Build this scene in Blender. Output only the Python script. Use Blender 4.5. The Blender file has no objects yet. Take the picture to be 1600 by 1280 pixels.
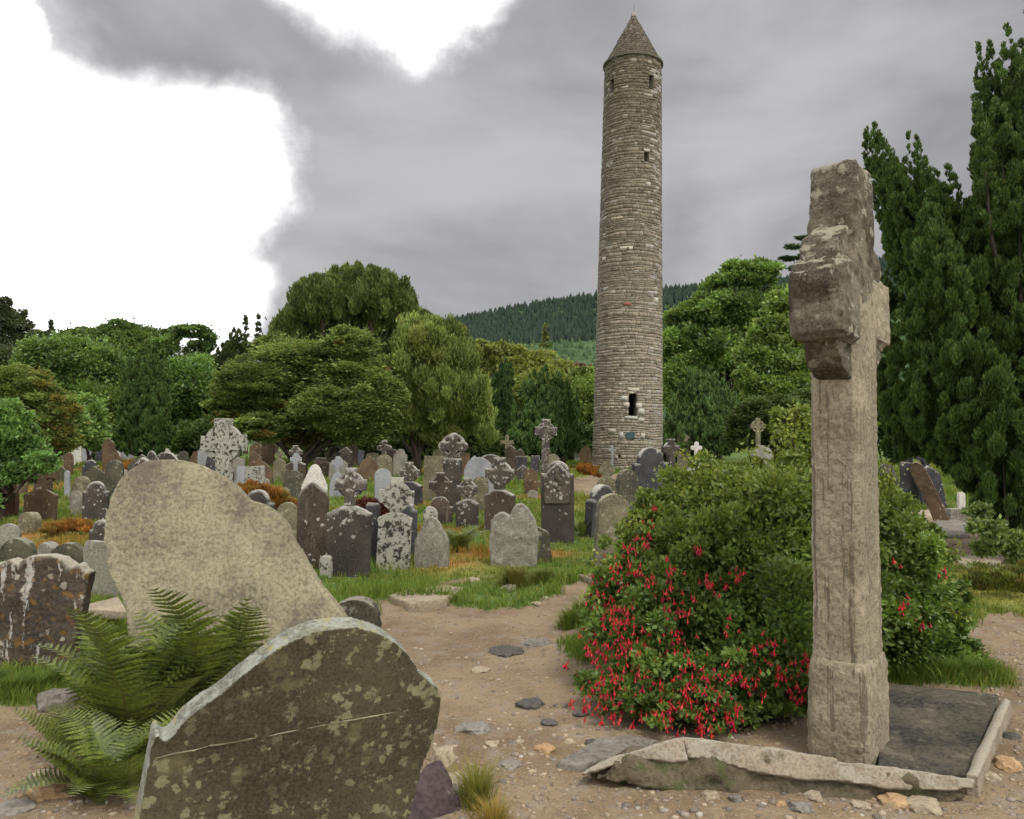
import bpy, bmesh, math, random
import numpy as np
from mathutils import Vector, Matrix, noise as mnoise

# ------------------------------------------------------------------ camera, sky, sun, exposure
scene = bpy.context.scene
COL = scene.collection
FPX, CX, CY = 1250.0, 800.0, 640.0        # focal length and centre of the 1600x1280 photograph, in pixels
EYE = 1.6
TILT = math.atan(50.0 / FPX)
cam_data = bpy.data.cameras.new('camera')
cam_data.sensor_width = 36.0
cam_data.lens = FPX / 1600.0 * 36.0
cam_data.clip_start = 0.05
cam_data.clip_end = 6000.0
cam = bpy.data.objects.new('camera', cam_data)
cam.location = (0, 0, EYE)
cam.rotation_euler = (math.pi / 2 + TILT, 0, 0)
COL.objects.link(cam)
scene.camera = cam

SUN_EL, SUN_AZ = math.radians(57), math.radians(148)    # azimuth clockwise from +Y: from behind, to the right
sun_data = bpy.data.lights.new('sun', 'SUN')
sun_data.energy = 1.5
sun_data.angle = math.radians(14)
sun_data.color = (1.0, 0.95, 0.87)
sun = bpy.data.objects.new('sun', sun_data)
sdir = Vector((math.sin(SUN_AZ) * math.cos(SUN_EL), math.cos(SUN_AZ) * math.cos(SUN_EL), math.sin(SUN_EL)))
sun.rotation_euler = sdir.to_track_quat('Z', 'Y').to_euler()
sun.location = (0, 0, 60)
COL.objects.link(sun)

scene.view_settings.view_transform = 'Standard'
scene.view_settings.look = 'None'
scene.view_settings.gamma = 1.0
scene.view_settings.use_curve_mapping = False
scene.view_settings.exposure = 1.0
scene.cycles.max_bounces = 8
scene.cycles.diffuse_bounces = 6
scene.cycles.glossy_bounces = 2
scene.cycles.transmission_bounces = 6
scene.cycles.use_adaptive_sampling = True
scene.cycles.adaptive_threshold = 0.02


class NB:
    """small helper to write node trees"""
    def __init__(self, tree):
        self.t = tree
        tree.nodes.clear()
    def n(self, typ, **kw):
        nd = self.t.nodes.new(typ)
        ins = kw.pop('ins', {})
        for k, v in kw.items():
            setattr(nd, k, v)
        for k, v in ins.items():
            if hasattr(v, 'is_output') or isinstance(v, bpy.types.NodeSocket):
                self.t.links.new(v, nd.inputs[k])
            else:
                nd.inputs[k].default_value = v
        return nd
    def math(self, op, a, b=0.0, c=0.0, clamp=False):
        nd = self.n('ShaderNodeMath', operation=op, use_clamp=clamp, ins={0: a, 1: b, 2: c})
        return nd.outputs[0]
    def vmath(self, op, a, b=(0, 0, 0), out=0):
        nd = self.n('ShaderNodeVectorMath', operation=op, ins={0: a, 1: b})
        return nd.outputs[out]
    def mix(self, f, a, b, blend='MIX'):
        nd = self.n('ShaderNodeMix', data_type='RGBA', blend_type=blend, ins={0: f, 6: a, 7: b})
        return nd.outputs[2]
    def noise(self, v, scale, detail=4.0, rough=0.55, dist=0.0):
        nd = self.n('ShaderNodeTexNoise', ins={'Vector': v, 'Scale': scale, 'Detail': detail, 'Roughness': rough, 'Distortion': dist})
        return nd.outputs[0]
    def ramp(self, f, lo, hi):
        nd = self.n('ShaderNodeMapRange', interpolation_type='SMOOTHSTEP', ins={0: f, 1: lo, 2: hi, 3: 0.0, 4: 1.0})
        return nd.outputs[0]


def px_dir(px, py):
    x = (px - CX) / FPX
    yu = -(py - CY) / FPX
    return Vector((x, math.cos(TILT) - math.sin(TILT) * yu, math.sin(TILT) + math.cos(TILT) * yu))


world = bpy.data.worlds.new('World')
scene.world = world
world.use_nodes = True
wb = NB(world.node_tree)
w_dir = wb.n('ShaderNodeTexCoord').outputs['Generated']
sky = wb.n('ShaderNodeTexSky')
sky.sky_type = 'NISHITA'
sky.sun_disc = False
sky.sun_elevation = SUN_EL
sky.sun_rotation = SUN_AZ
sky.dust_density = 2.0
# cloud layer: ragged grey stratus with burnt-out gaps; everything is a function of the direction only
nz1 = wb.n('ShaderNodeTexNoise', ins={'Vector': w_dir, 'Scale': 3.4, 'Detail': 10.0, 'Roughness': 0.60})
nvec = wb.vmath('SUBTRACT', nz1.outputs['Color'], (0.5, 0.5, 0.5))
wdir2 = wb.vmath('ADD', w_dir, wb.vmath('MULTIPLY', nvec, (0.22, 0.22, 0.22)))
wdir2 = wb.vmath('NORMALIZE', wdir2)
def lobe(px, py, r_in, r_out):
    d = px_dir(px, py).normalized()
    dt = wb.vmath('DOT_PRODUCT', wdir2, tuple(d), out='Value')
    return wb.ramp(dt, math.cos(math.radians(r_out + 1.3)), math.cos(math.radians(max(r_in - 3.0, 0.2))))
GAPS = [(-40, 420, 9.0, 11.5), (150, 260, 4.6, 7.2), (310, 292, 3.2, 5.4), (200, 425, 5.0, 7.0), (330, 466, 2.4, 4.8), (60, 170, 2.5, 4.5),
        (630, -30, 3.4, 5.8), (550, -50, 3.4, 5.4), (700, -40, 2.4, 4.8), (-500, 300, 16.0, 22.0), (-10, 30, 1.0, 2.6), (640, -380, 8.0, 12.0)]
gap = None
for g in GAPS:
    l = lobe(*g)
    gap = l if gap is None else wb.math('MAXIMUM', gap, l)
sx = wb.n('ShaderNodeSeparateXYZ', ins={0: w_dir})
fwd = wb.ramp(sx.outputs[1], 0.78, 0.45)          # the broken cloud goes on beyond the frame
rest = wb.ramp(wb.noise(w_dir, 1.9, 5.0, 0.55), 0.47, 0.60)
gap = wb.math('MAXIMUM', gap, wb.math('MULTIPLY', rest, fwd))
band = wb.noise(wb.vmath('MULTIPLY', w_dir, (1.0, 1.0, 2.2)), 2.3, 7.0, 0.52, 0.3)
gshade = wb.ramp(band, 0.34, 0.66)
grey = wb.mix(gshade, (1.50, 1.48, 1.52, 1), (2.70, 2.66, 2.70, 1))
white = (20.0, 19.8, 18.9, 1)
wisp = wb.noise(wb.vmath('MULTIPLY', w_dir, (1.0, 1.0, 1.7)), 7.0, 8.0, 0.6, 0.6)
edge = wb.math('MULTIPLY', gap, wb.math('SUBTRACT', 1.0, gap))
gap = wb.math('ADD', gap, wb.math('MULTIPLY', wb.math('MULTIPLY', wb.math('SUBTRACT', wisp, 0.5), edge), 2.2), clamp=True)
lum = wb.math('POWER', 9.5, gap)                      # thinning cloud brightens smoothly up to the burnt-out gap
lumc = wb.n('ShaderNodeCombineXYZ', ins={0: lum, 1: lum, 2: lum}).outputs[0]
cloud = wb.mix(1.0, grey, lumc, 'MULTIPLY')
skycol = wb.mix(0.97, sky.outputs[0], cloud)
bg = wb.n('ShaderNodeBackground', ins={'Color': skycol, 'Strength': 0.10})
wo = wb.n('ShaderNodeOutputWorld', ins={'Surface': bg.outputs[0]})

# ------------------------------------------------------------------ helpers
rng = np.random.default_rng(7)
random.seed(7)


def zat(py, d):
    """height of a pixel row at depth d"""
    yu = -(py - CY) / FPX
    return EYE + d * (math.sin(TILT) + math.cos(TILT) * yu) / (math.cos(TILT) - math.sin(TILT) * yu)


def gz(x, y):
    """height of the ground"""
    x = np.asarray(x, dtype=float); y = np.asarray(y, dtype=float)
    far = np.clip((y - 5.0) / 9.0, 0, 1)
    z = 0.055 * far * (np.sin(x * 1.1 + 0.7 * np.sin(y * 0.6)) * np.cos(y * 0.83 + 0.4 * x))
    z += 0.03 * far * np.sin(x * 2.7 + 1.3) * np.sin(y * 2.1 + 0.4)
    z += 0.010 * np.sin(x * 4.1 + y * 1.7) * np.sin(y * 3.3 - x)
    z -= 0.25 * np.clip((y - 22.0) / 30.0, 0, 1) * np.clip((x + 12) / 14.0, 0, 1)
    return z


def P(px, py, d):
    """point on the ray of a pixel at depth d (metres along +Y)"""
    v = px_dir(px, py)
    t = d / v.y
    return Vector((v.x * t, d, EYE + v.z * t))


def G(px, py):
    """where the ray of a pixel meets the ground"""
    v = px_dir(px, py)
    z = 0.0
    for _ in range(25):
        t = (z - EYE) / min(v.z, -1e-4)
        z = 0.5 * z + 0.5 * float(gz(v.x * t, v.y * t))
    t = (z - EYE) / min(v.z, -1e-4)
    return Vector((v.x * t, v.y * t, z))


def mesh_np(name, verts, faces, col=None):
    """mesh from numpy arrays; faces is (M,3) or (M,4)"""
    verts = np.ascontiguousarray(verts, dtype=np.float32)
    faces = np.ascontiguousarray(faces, dtype=np.int32)
    me = bpy.data.meshes.new(name)
    nf, k = faces.shape
    me.vertices.add(len(verts)); me.vertices.foreach_set('co', verts.ravel())
    me.loops.add(nf * k); me.loops.foreach_set('vertex_index', faces.ravel())
    me.polygons.add(nf); me.polygons.foreach_set('loop_start', np.arange(0, nf * k, k, dtype=np.int32))
    me.update(calc_edges=True)
    if col is not None:
        ca = me.color_attributes.new('Col', 'FLOAT_COLOR', 'POINT')
        c4 = np.ones((len(verts), 4), dtype=np.float32); c4[:, :3] = col
        ca.data.foreach_set('color', c4.ravel())
    return me


def smooth(me, ang=40):
    me.polygons.foreach_set('use_smooth', np.ones(len(me.polygons), dtype=bool))
    me.set_sharp_from_angle(angle=math.radians(ang))


def link(name, me, mat=None, parent=None):
    o = bpy.data.objects.new(name, me)
    COL.objects.link(o)
    if mat is not None and me is not None and len(me.materials) == 0:
        me.materials.append(mat)
    if parent is not None:
        o.parent = parent
    return o


def tag(o, label=None, cat=None, group=None, kind=None):
    if label: o['label'] = label
    if cat: o['category'] = cat
    if group: o['group'] = group
    if kind: o['kind'] = kind
    return o


def empty(name, loc, rot=(0, 0, 0), label=None, cat=None, group=None):
    o = bpy.data.objects.new(name, None)
    o.empty_display_size = 0.2
    COL.objects.link(o)
    o.location = loc
    o.rotation_euler = rot
    return tag(o, label, cat, group)


def bm_mesh(bm, name, sm=None):
    bmesh.ops.recalc_face_normals(bm, faces=bm.faces)
    me = bpy.data.meshes.new(name)
    bm.to_mesh(me); bm.free()
    if sm: smooth(me, sm)
    return me


def bm_box(bm, x0, x1, y0, y1, z0, z1):
    vs = [bm.verts.new((x, y, z)) for z in (z0, z1) for y in (y0, y1) for x in (x0, x1)]
    for f in ((0, 1, 3, 2), (4, 5, 7, 6), (0, 1, 5, 4), (2, 3, 7, 6), (0, 2, 6, 4), (1, 3, 7, 5)):
        bm.faces.new([vs[i] for i in f])
    return vs


def remeshed(me, voxel, amp=0.0, scale=6.0, amp2=0.0, scale2=25.0, seed=0.0, keep=None):
    """voxel-remesh a closed mesh and weather it with real relief"""
    o = bpy.data.objects.new('work', me)
    COL.objects.link(o)
    m = o.modifiers.new('r', 'REMESH'); m.mode = 'VOXEL'; m.voxel_size = voxel
    dg = bpy.context.evaluated_depsgraph_get(); dg.update()
    new = bpy.data.meshes.new_from_object(o.evaluated_get(dg))
    bpy.data.objects.remove(o)
    n = len(new.vertices)
    co = np.empty(n * 3, dtype=np.float32); new.vertices.foreach_get('co', co); co = co.reshape(-1, 3)
    no = np.empty(n * 3, dtype=np.float32); new.vertex_normals.foreach_get('vector', no); no = no.reshape(-1, 3)
    off = Vector((seed * 3.1, seed * 1.7, seed))
    d = np.empty(n, dtype=np.float32)
    for i in range(n):
        p = Vector(co[i])
        v = mnoise.fractal(p * scale + off, 1.0, 2.0, 3) * amp
        if amp2: v += mnoise.noise(p * scale2 + off) * amp2
        d[i] = v
    co = co + no * d[:, None]
    new.vertices.foreach_set('co', co.ravel())
    new.update()
    new.polygons.foreach_set('use_smooth', np.ones(len(new.polygons), dtype=bool))
    return new


def unit(a):
    return a / np.maximum(np.linalg.norm(a, axis=-1, keepdims=True), 1e-9)


def rdir(n):
    return unit(rng.normal(size=(n, 3)))
# ------------------------------------------------------------------ materials
def new_mat(name):
    m = bpy.data.materials.new(name)
    m.use_nodes = True
    return m, NB(m.node_tree)


def finish(nb, col, rough=0.9, bump=None, bstr=0.4, bdist=0.01, spec=0.2, normal=None):
    p = nb.n('ShaderNodeBsdfPrincipled', ins={'Base Color': col, 'Roughness': rough, 'Specular IOR Level': spec})
    if bump is not None:
        b = nb.n('ShaderNodeBump', ins={'Height': bump, 'Strength': bstr, 'Distance': bdist})
        nb.t.links.new(b.outputs[0], p.inputs['Normal'])
    nb.n('ShaderNodeOutputMaterial', ins={'Surface': p.outputs[0]})
    return p


def c4(c):
    return (c[0], c[1], c[2], 1.0)


def stone_mat(name, base, dark, lich=(0.55, 0.53, 0.48), cover=0.15, cap=0.5, spots=0.3, lscale=6.0, sscale=16.0,
              streak=0.0, lich2=None, cover2=0.0, l2scale=5.0, grain=45.0, bdist=0.012, streak_col=None, l2soft=0.06, l2op=0.85, sfreq=7.0, mid=0.8, l2rough=0.68):
    m, nb = new_mat(name)
    oc = nb.n('ShaderNodeTexCoord').outputs['Object']
    rnd = nb.n('ShaderNodeObjectInfo').outputs['Random']
    off = nb.n('ShaderNodeCombineXYZ', ins={0: nb.math('MULTIPLY', rnd, 37.0), 1: nb.math('MULTIPLY', rnd, 91.0), 2: nb.math('MULTIPLY', rnd, 53.0)}).outputs[0]
    v = nb.vmath('ADD', oc, off)
    big = nb.noise(v, 2.6, 5.0, 0.6)
    fine = nb.noise(v, grain, 4.0, 0.65)
    col = nb.mix(nb.ramp(big, 0.36, 0.64), c4(dark), c4(base))
    col = nb.mix(nb.math('MULTIPLY', nb.ramp(fine, 0.35, 0.70), 0.45), col, c4([x * 1.5 for x in base]))
    col = nb.mix(nb.math('MULTIPLY', nb.ramp(fine, 0.52, 0.30), 0.5), col, c4([x * 0.55 for x in dark]))
    if streak > 0:
        sv = nb.vmath('ADD', nb.vmath('MULTIPLY', v, (sfreq, sfreq, 0.8)), nb.vmath('MULTIPLY', nb.n('ShaderNodeTexNoise', ins={'Vector': v, 'Scale': 14.0, 'Detail': 4.0}).outputs['Color'], (0.5, 0.5, 0.0)))
        st = nb.noise(sv, 1.6, 4.0, 0.6)
        sm = nb.ramp(nb.math('ADD', st, nb.math('MULTIPLY', fine, 0.12)), 0.66 - 0.12 * streak, 0.70 - 0.08 * streak)
        col = nb.mix(nb.math('MULTIPLY', sm, 0.9), col, c4(streak_col or lich))
    if lich2 is not None:
        n2 = nb.noise(nb.vmath('ADD', v, (11.3, 4.1, 7.7)), l2scale, 6.0, l2rough)
        t2 = 0.5 + (0.5 - cover2) * 0.42
        col = nb.mix(nb.math('MULTIPLY', nb.ramp(n2, t2, t2 + l2soft), l2op), col, c4(lich2))
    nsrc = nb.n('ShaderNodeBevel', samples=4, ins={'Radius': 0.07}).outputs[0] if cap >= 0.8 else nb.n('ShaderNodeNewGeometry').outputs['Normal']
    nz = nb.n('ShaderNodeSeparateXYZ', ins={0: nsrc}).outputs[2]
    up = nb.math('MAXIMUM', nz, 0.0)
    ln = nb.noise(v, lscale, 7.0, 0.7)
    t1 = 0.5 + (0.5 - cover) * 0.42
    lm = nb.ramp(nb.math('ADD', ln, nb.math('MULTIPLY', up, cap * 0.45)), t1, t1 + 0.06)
    # round crusts of lichen growing out of points
    wa = 1.5 / sscale
    wv = nb.vmath('ADD', v, nb.vmath('MULTIPLY', nb.n('ShaderNodeTexNoise', ins={'Vector': v, 'Scale': sscale * 1.1, 'Detail': 5.0, 'Roughness': 0.7}).outputs['Color'], (wa, wa, wa)))
    vo = nb.n('ShaderNodeTexVoronoi', ins={'Vector': wv, 'Scale': sscale})
    sel = nb.n('ShaderNodeSeparateColor', ins={0: vo.outputs['Color']})
    rad = nb.math('MULTIPLY', nb.math('SUBTRACT', sel.outputs[0], 1.0 - spots), 0.62 / max(spots, 0.05))
    sp = nb.ramp(nb.math('SUBTRACT', rad, vo.outputs['Distance']), -0.02, 0.05)
    lm = nb.math('MAXIMUM', lm, nb.math('MULTIPLY', sp, nb.ramp(big, 0.30, 0.55)))
    lc = nb.mix(nb.ramp(fine, 0.3, 0.7), c4([x * 0.72 for x in lich]), c4(lich))
    col = nb.mix(nb.math('MULTIPLY', lm, 0.93), col, lc)
    hgt = nb.math('ADD', nb.math('MULTIPLY', fine, 0.6), nb.math('MULTIPLY', lm, 0.35))
    hgt = nb.math('ADD', hgt, nb.math('MULTIPLY', nb.noise(v, 13.0, 3.0, 0.6), mid))
    finish(nb, col, 0.92, hgt, 0.55, bdist)
    return m


ST = {}
WHITE_L = (0.40, 0.385, 0.335)
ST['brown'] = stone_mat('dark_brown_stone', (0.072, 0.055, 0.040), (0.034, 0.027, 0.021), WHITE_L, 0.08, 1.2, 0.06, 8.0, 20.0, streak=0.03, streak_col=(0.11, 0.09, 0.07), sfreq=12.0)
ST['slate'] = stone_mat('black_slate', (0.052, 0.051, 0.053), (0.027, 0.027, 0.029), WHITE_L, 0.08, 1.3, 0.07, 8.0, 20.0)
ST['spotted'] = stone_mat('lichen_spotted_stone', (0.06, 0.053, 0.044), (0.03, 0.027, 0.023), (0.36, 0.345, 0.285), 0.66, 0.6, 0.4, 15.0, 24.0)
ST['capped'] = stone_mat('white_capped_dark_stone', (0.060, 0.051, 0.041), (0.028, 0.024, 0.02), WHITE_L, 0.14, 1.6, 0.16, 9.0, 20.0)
ST['white2'] = stone_mat('whitened_cross_stone', (0.085, 0.072, 0.056), (0.04, 0.035, 0.028), (0.42, 0.40, 0.35), 0.30, 1.5, 0.4, 9.0, 20.0)
ST['grey'] = stone_mat('grey_limestone', (0.20, 0.19, 0.152), (0.125, 0.118, 0.092), (0.31, 0.30, 0.25), 0.32, 0.3, 0.25, 8.0, 18.0)
ST['mossy'] = stone_mat('olive_lichened_stone', (0.155, 0.140, 0.085), (0.082, 0.075, 0.046), (0.28, 0.265, 0.175), 0.32, 0.4, 0.3, 8.0, 18.0)
ST['dim'] = stone_mat('dark_olive_stone', (0.082, 0.075, 0.050), (0.038, 0.037, 0.028), (0.23, 0.22, 0.165), 0.22, 0.5, 0.2, 8.0, 18.0)
ST['white'] = stone_mat('white_marble', (0.50, 0.48, 0.43), (0.36, 0.34, 0.29), (0.55, 0.53, 0.48), 0.30, 0.2, 0.1)
ST['pale'] = stone_mat('pale_blue_grey_stone', (0.25, 0.258, 0.262), (0.185, 0.19, 0.195), (0.36, 0.36, 0.33), 0.22, 0.4, 0.1)
ST['red'] = stone_mat('red_brown_sandstone', (0.135, 0.066, 0.044), (0.08, 0.042, 0.03), (0.18, 0.145, 0.095), 0.08, 0.3, 0.06)
ST['rust'] = stone_mat('rusty_brown_stone', (0.112, 0.074, 0.043), (0.055, 0.038, 0.025), (0.30, 0.27, 0.19), 0.15, 0.5, 0.12, 8.0, 18.0)
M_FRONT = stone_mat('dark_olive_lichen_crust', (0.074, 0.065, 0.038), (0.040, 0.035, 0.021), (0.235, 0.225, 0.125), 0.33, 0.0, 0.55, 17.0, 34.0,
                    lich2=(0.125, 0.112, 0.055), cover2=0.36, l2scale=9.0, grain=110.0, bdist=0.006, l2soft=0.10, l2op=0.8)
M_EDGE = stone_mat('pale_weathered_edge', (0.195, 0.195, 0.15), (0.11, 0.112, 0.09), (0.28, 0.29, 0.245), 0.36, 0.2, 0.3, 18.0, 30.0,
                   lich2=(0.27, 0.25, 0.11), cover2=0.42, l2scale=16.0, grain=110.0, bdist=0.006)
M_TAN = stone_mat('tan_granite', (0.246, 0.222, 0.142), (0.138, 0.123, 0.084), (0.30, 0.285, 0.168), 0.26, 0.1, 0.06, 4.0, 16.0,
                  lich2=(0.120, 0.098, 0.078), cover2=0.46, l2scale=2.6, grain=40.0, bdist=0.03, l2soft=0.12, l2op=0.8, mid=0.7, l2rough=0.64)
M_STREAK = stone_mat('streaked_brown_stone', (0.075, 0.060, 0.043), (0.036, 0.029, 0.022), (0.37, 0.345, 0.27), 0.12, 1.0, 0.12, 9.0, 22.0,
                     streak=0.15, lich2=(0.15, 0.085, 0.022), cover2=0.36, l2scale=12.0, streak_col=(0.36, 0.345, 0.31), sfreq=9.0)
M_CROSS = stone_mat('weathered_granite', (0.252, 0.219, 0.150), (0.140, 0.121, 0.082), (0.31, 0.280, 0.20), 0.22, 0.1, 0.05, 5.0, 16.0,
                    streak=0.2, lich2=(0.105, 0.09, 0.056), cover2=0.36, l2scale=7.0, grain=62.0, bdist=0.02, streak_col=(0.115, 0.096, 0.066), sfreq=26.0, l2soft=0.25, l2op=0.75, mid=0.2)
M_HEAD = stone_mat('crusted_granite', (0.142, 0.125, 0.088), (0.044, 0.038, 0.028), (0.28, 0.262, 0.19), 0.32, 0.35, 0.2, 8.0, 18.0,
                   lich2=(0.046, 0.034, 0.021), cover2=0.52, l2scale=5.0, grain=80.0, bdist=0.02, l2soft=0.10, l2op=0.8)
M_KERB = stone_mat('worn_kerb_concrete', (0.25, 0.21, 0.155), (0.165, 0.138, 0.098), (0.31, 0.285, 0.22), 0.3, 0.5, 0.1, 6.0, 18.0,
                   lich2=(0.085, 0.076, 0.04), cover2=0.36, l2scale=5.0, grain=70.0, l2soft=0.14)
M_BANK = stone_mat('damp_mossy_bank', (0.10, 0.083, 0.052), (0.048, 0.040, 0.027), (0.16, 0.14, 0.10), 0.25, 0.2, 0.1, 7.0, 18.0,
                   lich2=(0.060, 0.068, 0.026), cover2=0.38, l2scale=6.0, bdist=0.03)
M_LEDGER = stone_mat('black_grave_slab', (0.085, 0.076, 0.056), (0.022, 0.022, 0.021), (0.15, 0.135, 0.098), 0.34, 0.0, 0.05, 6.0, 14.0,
                     lich2=(0.32, 0.30, 0.25), cover2=0.10, l2scale=14.0)
M_ROCK = {k: stone_mat('rock_' + k, b, d, l, 0.2, 0.1, 0.05) for k, b, d, l in (
    ('grey', (0.184, 0.170, 0.143), (0.116, 0.105, 0.088), (0.245, 0.224, 0.184)),
    ('orange', (0.340, 0.231, 0.129), (0.258, 0.163, 0.082), (0.374, 0.286, 0.190)),
    ('dark', (0.088, 0.082, 0.071), (0.051, 0.048, 0.042), (0.136, 0.126, 0.102)),
    ('buff', (0.292, 0.245, 0.170), (0.204, 0.170, 0.119), (0.340, 0.299, 0.231)),
    ('purple', (0.068, 0.049, 0.049), (0.041, 0.031, 0.032), (0.177, 0.143, 0.122)))}

# foliage: colour sits on every leaf
def leaf_mat(name, trans=0.38, rough=0.55, spec=0.25):
    m, nb = new_mat(name)
    at = nb.n('ShaderNodeAttribute', attribute_name='Col')
    p = nb.n('ShaderNodeBsdfPrincipled', ins={'Base Color': at.outputs['Color'], 'Roughness': rough, 'Specular IOR Level': spec})
    tr = nb.n('ShaderNodeBsdfTranslucent', ins={'Color': nb.mix(1.0, at.outputs['Color'], (1.25, 1.3, 0.7, 1), 'MULTIPLY')})
    mx = nb.n('ShaderNodeMixShader', ins={0: trans, 1: p.outputs[0], 2: tr.outputs[0]})
    nb.n('ShaderNodeOutputMaterial', ins={'Surface': mx.outputs[0]})
    return m

M_LEAF = leaf_mat('broad_leaves', 0.42, 0.42, 0.4)
M_NEEDLE = leaf_mat('yew_needles', 0.36, 0.6, 0.2)
M_GRASS = leaf_mat('grass_blades', 0.3, 0.7, 0.15)
M_PETAL = leaf_mat('fuchsia_petals', 0.25, 0.5, 0.3)
M_BRACKEN = leaf_mat('fern_green', 0.22, 0.45, 0.4)


def bark_mat(name, a, b):
    m, nb = new_mat(name)
    oc = nb.n('ShaderNodeTexCoord').outputs['Object']
    n = nb.noise(nb.vmath('MULTIPLY', oc, (9, 9, 1.6)), 1.5, 5.0, 0.6)
    finish(nb, nb.mix(nb.ramp(n, 0.35, 0.65), c4(a), c4(b)), 0.95, n, 0.6, 0.03)
    return m

M_BARK = bark_mat('bark', (0.028, 0.021, 0.015), (0.07, 0.053, 0.038))


def col_stone_mat():
    m, nb = new_mat('tower_masonry')
    at = nb.n('ShaderNodeAttribute', attribute_name='Col').outputs['Color']
    oc = nb.n('ShaderNodeNewGeometry').outputs['Position']
    f = nb.noise(oc, 14.0, 4.0, 0.65)
    b = nb.noise(oc, 0.55, 5.0, 0.6)
    c = nb.mix(nb.math('MULTIPLY', nb.ramp(f, 0.5, 0.75), 0.4), at, (0.40, 0.37, 0.30, 1))
    c = nb.mix(nb.math('MULTIPLY', nb.ramp(f, 0.5, 0.3), 0.6), c, (0.05, 0.045, 0.035, 1))
    c = nb.mix(nb.math('MULTIPLY', nb.ramp(b, 0.55, 0.72), 0.35), c, (0.13, 0.115, 0.075, 1))
    finish(nb, c, 0.95, f, 0.5, 0.04)
    return m

M_TOWER = col_stone_mat()


def plain_mat(name, a, b, scale=8.0, rough=0.9, bd=0.01):
    m, nb = new_mat(name)
    oc = nb.n('ShaderNodeTexCoord').outputs['Object']
    n = nb.noise(oc, scale, 5.0, 0.6)
    finish(nb, nb.mix(nb.ramp(n, 0.35, 0.65), c4(a), c4(b)), rough, n, 0.4, bd)
    return m

M_MORTAR = plain_mat('mortar', (0.13, 0.117, 0.09), (0.22, 0.198, 0.155), 6.0)
M_BRONZE = plain_mat('green_bronze', (0.03, 0.07, 0.075), (0.06, 0.11, 0.11), 9.0, 0.6)
M_IRON = plain_mat('iron', (0.04, 0.04, 0.04), (0.09, 0.085, 0.08), 20.0, 0.6)
M_SKIN = plain_mat('skin', (0.45, 0.28, 0.2), (0.5, 0.32, 0.24), 6.0, 0.6, 0.001)
M_JACKET = plain_mat('blue_jacket_cloth', (0.05, 0.06, 0.20), (0.07, 0.09, 0.27), 12.0, 0.85, 0.002)
M_HAIR = plain_mat('dark_hair', (0.03, 0.02, 0.015), (0.06, 0.04, 0.03), 30.0, 0.7, 0.002)


def ground_mat(name, path):
    m, nb = new_mat(name)
    pos = nb.n('ShaderNodeNewGeometry').outputs['Position']
    at = nb.n('ShaderNodeAttribute', attribute_name='Col')      # x: bare earth, y: dry rusty growth, z: yellow growth
    sp = nb.n('ShaderNodeSeparateColor', ins={0: at.outputs['Color']})
    n1 = nb.noise(pos, 1.3, 8.0, 0.62)
    n2 = nb.noise(pos, 7.0, 6.0, 0.65)
    n3 = nb.noise(pos, 60.0, 3.0, 0.7)
    # grass and soil between blades
    g = nb.mix(nb.ramp(n2, 0.35, 0.65), (0.052, 0.086, 0.021, 1), (0.115, 0.161, 0.034, 1))
    g = nb.mix(nb.math('MULTIPLY', sp.outputs[2], nb.ramp(n2, 0.3, 0.6)), g, (0.253, 0.230, 0.052, 1))
    g = nb.mix(nb.math('MULTIPLY', sp.outputs[1], nb.ramp(n2, 0.25, 0.55)), g, (0.276, 0.132, 0.040, 1))
    # trodden gravel
    e = nb.mix(nb.ramp(n1, 0.36, 0.62), (0.160, 0.113, 0.066, 1), (0.238, 0.181, 0.110, 1))
    e = nb.mix(nb.math('MULTIPLY', nb.ramp(n2, 0.50, 0.66), 0.65), e, (0.210, 0.189, 0.158, 1))
    e = nb.mix(nb.math('MULTIPLY', nb.ramp(n2, 0.46, 0.30), 0.7), e, (0.119, 0.087, 0.057, 1))
    vo = nb.n('ShaderNodeTexVoronoi', ins={'Vector': nb.vmath('ADD', pos, nb.vmath('MULTIPLY', nb.n('ShaderNodeTexNoise', ins={'Vector': pos, 'Scale': 30.0}).outputs['Color'], (0.02, 0.02, 0.02))), 'Scale': 55.0})
    vc = nb.n('ShaderNodeSeparateColor', ins={0: vo.outputs['Color']})
    peb = nb.math('MULTIPLY', nb.ramp(vc.outputs[0], 0.55, 0.75), nb.ramp(vo.outputs['Distance'], 0.42, 0.25))
    pc = nb.mix(vc.outputs[1], (0.140, 0.122, 0.101, 1), (0.350, 0.287, 0.203, 1))
    e = nb.mix(nb.math('MULTIPLY', peb, 0.75), e, pc)
    e = nb.mix(nb.math('MULTIPLY', nb.ramp(n3, 0.54, 0.72), 0.5), e, (0.329, 0.266, 0.189, 1))
    e = nb.mix(nb.math('MULTIPLY', nb.ramp(n3, 0.48, 0.30), 0.5), e, (0.091, 0.070, 0.049, 1))
    mask = nb.ramp(nb.math('ADD', sp.outputs[0], nb.math('MULTIPLY', nb.math('SUBTRACT', n2, 0.5), 1.1)), 0.40, 0.62)
    c = nb.mix(mask, g, e)
    h = nb.math('ADD', nb.math('MULTIPLY', peb, 0.6), nb.math('ADD', nb.math('MULTIPLY', n3, 0.5), nb.math('MULTIPLY', n2, 1.5)))
    finish(nb, c, 0.95, h, 0.8, 0.018, 0.15)
    return m

M_GROUND = ground_mat('grassy_earth', False)
# ------------------------------------------------------------------ ground and path
def poly_world(pxs):
    return np.array([[*G(x, y)[:2]] for x, y in pxs])


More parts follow.
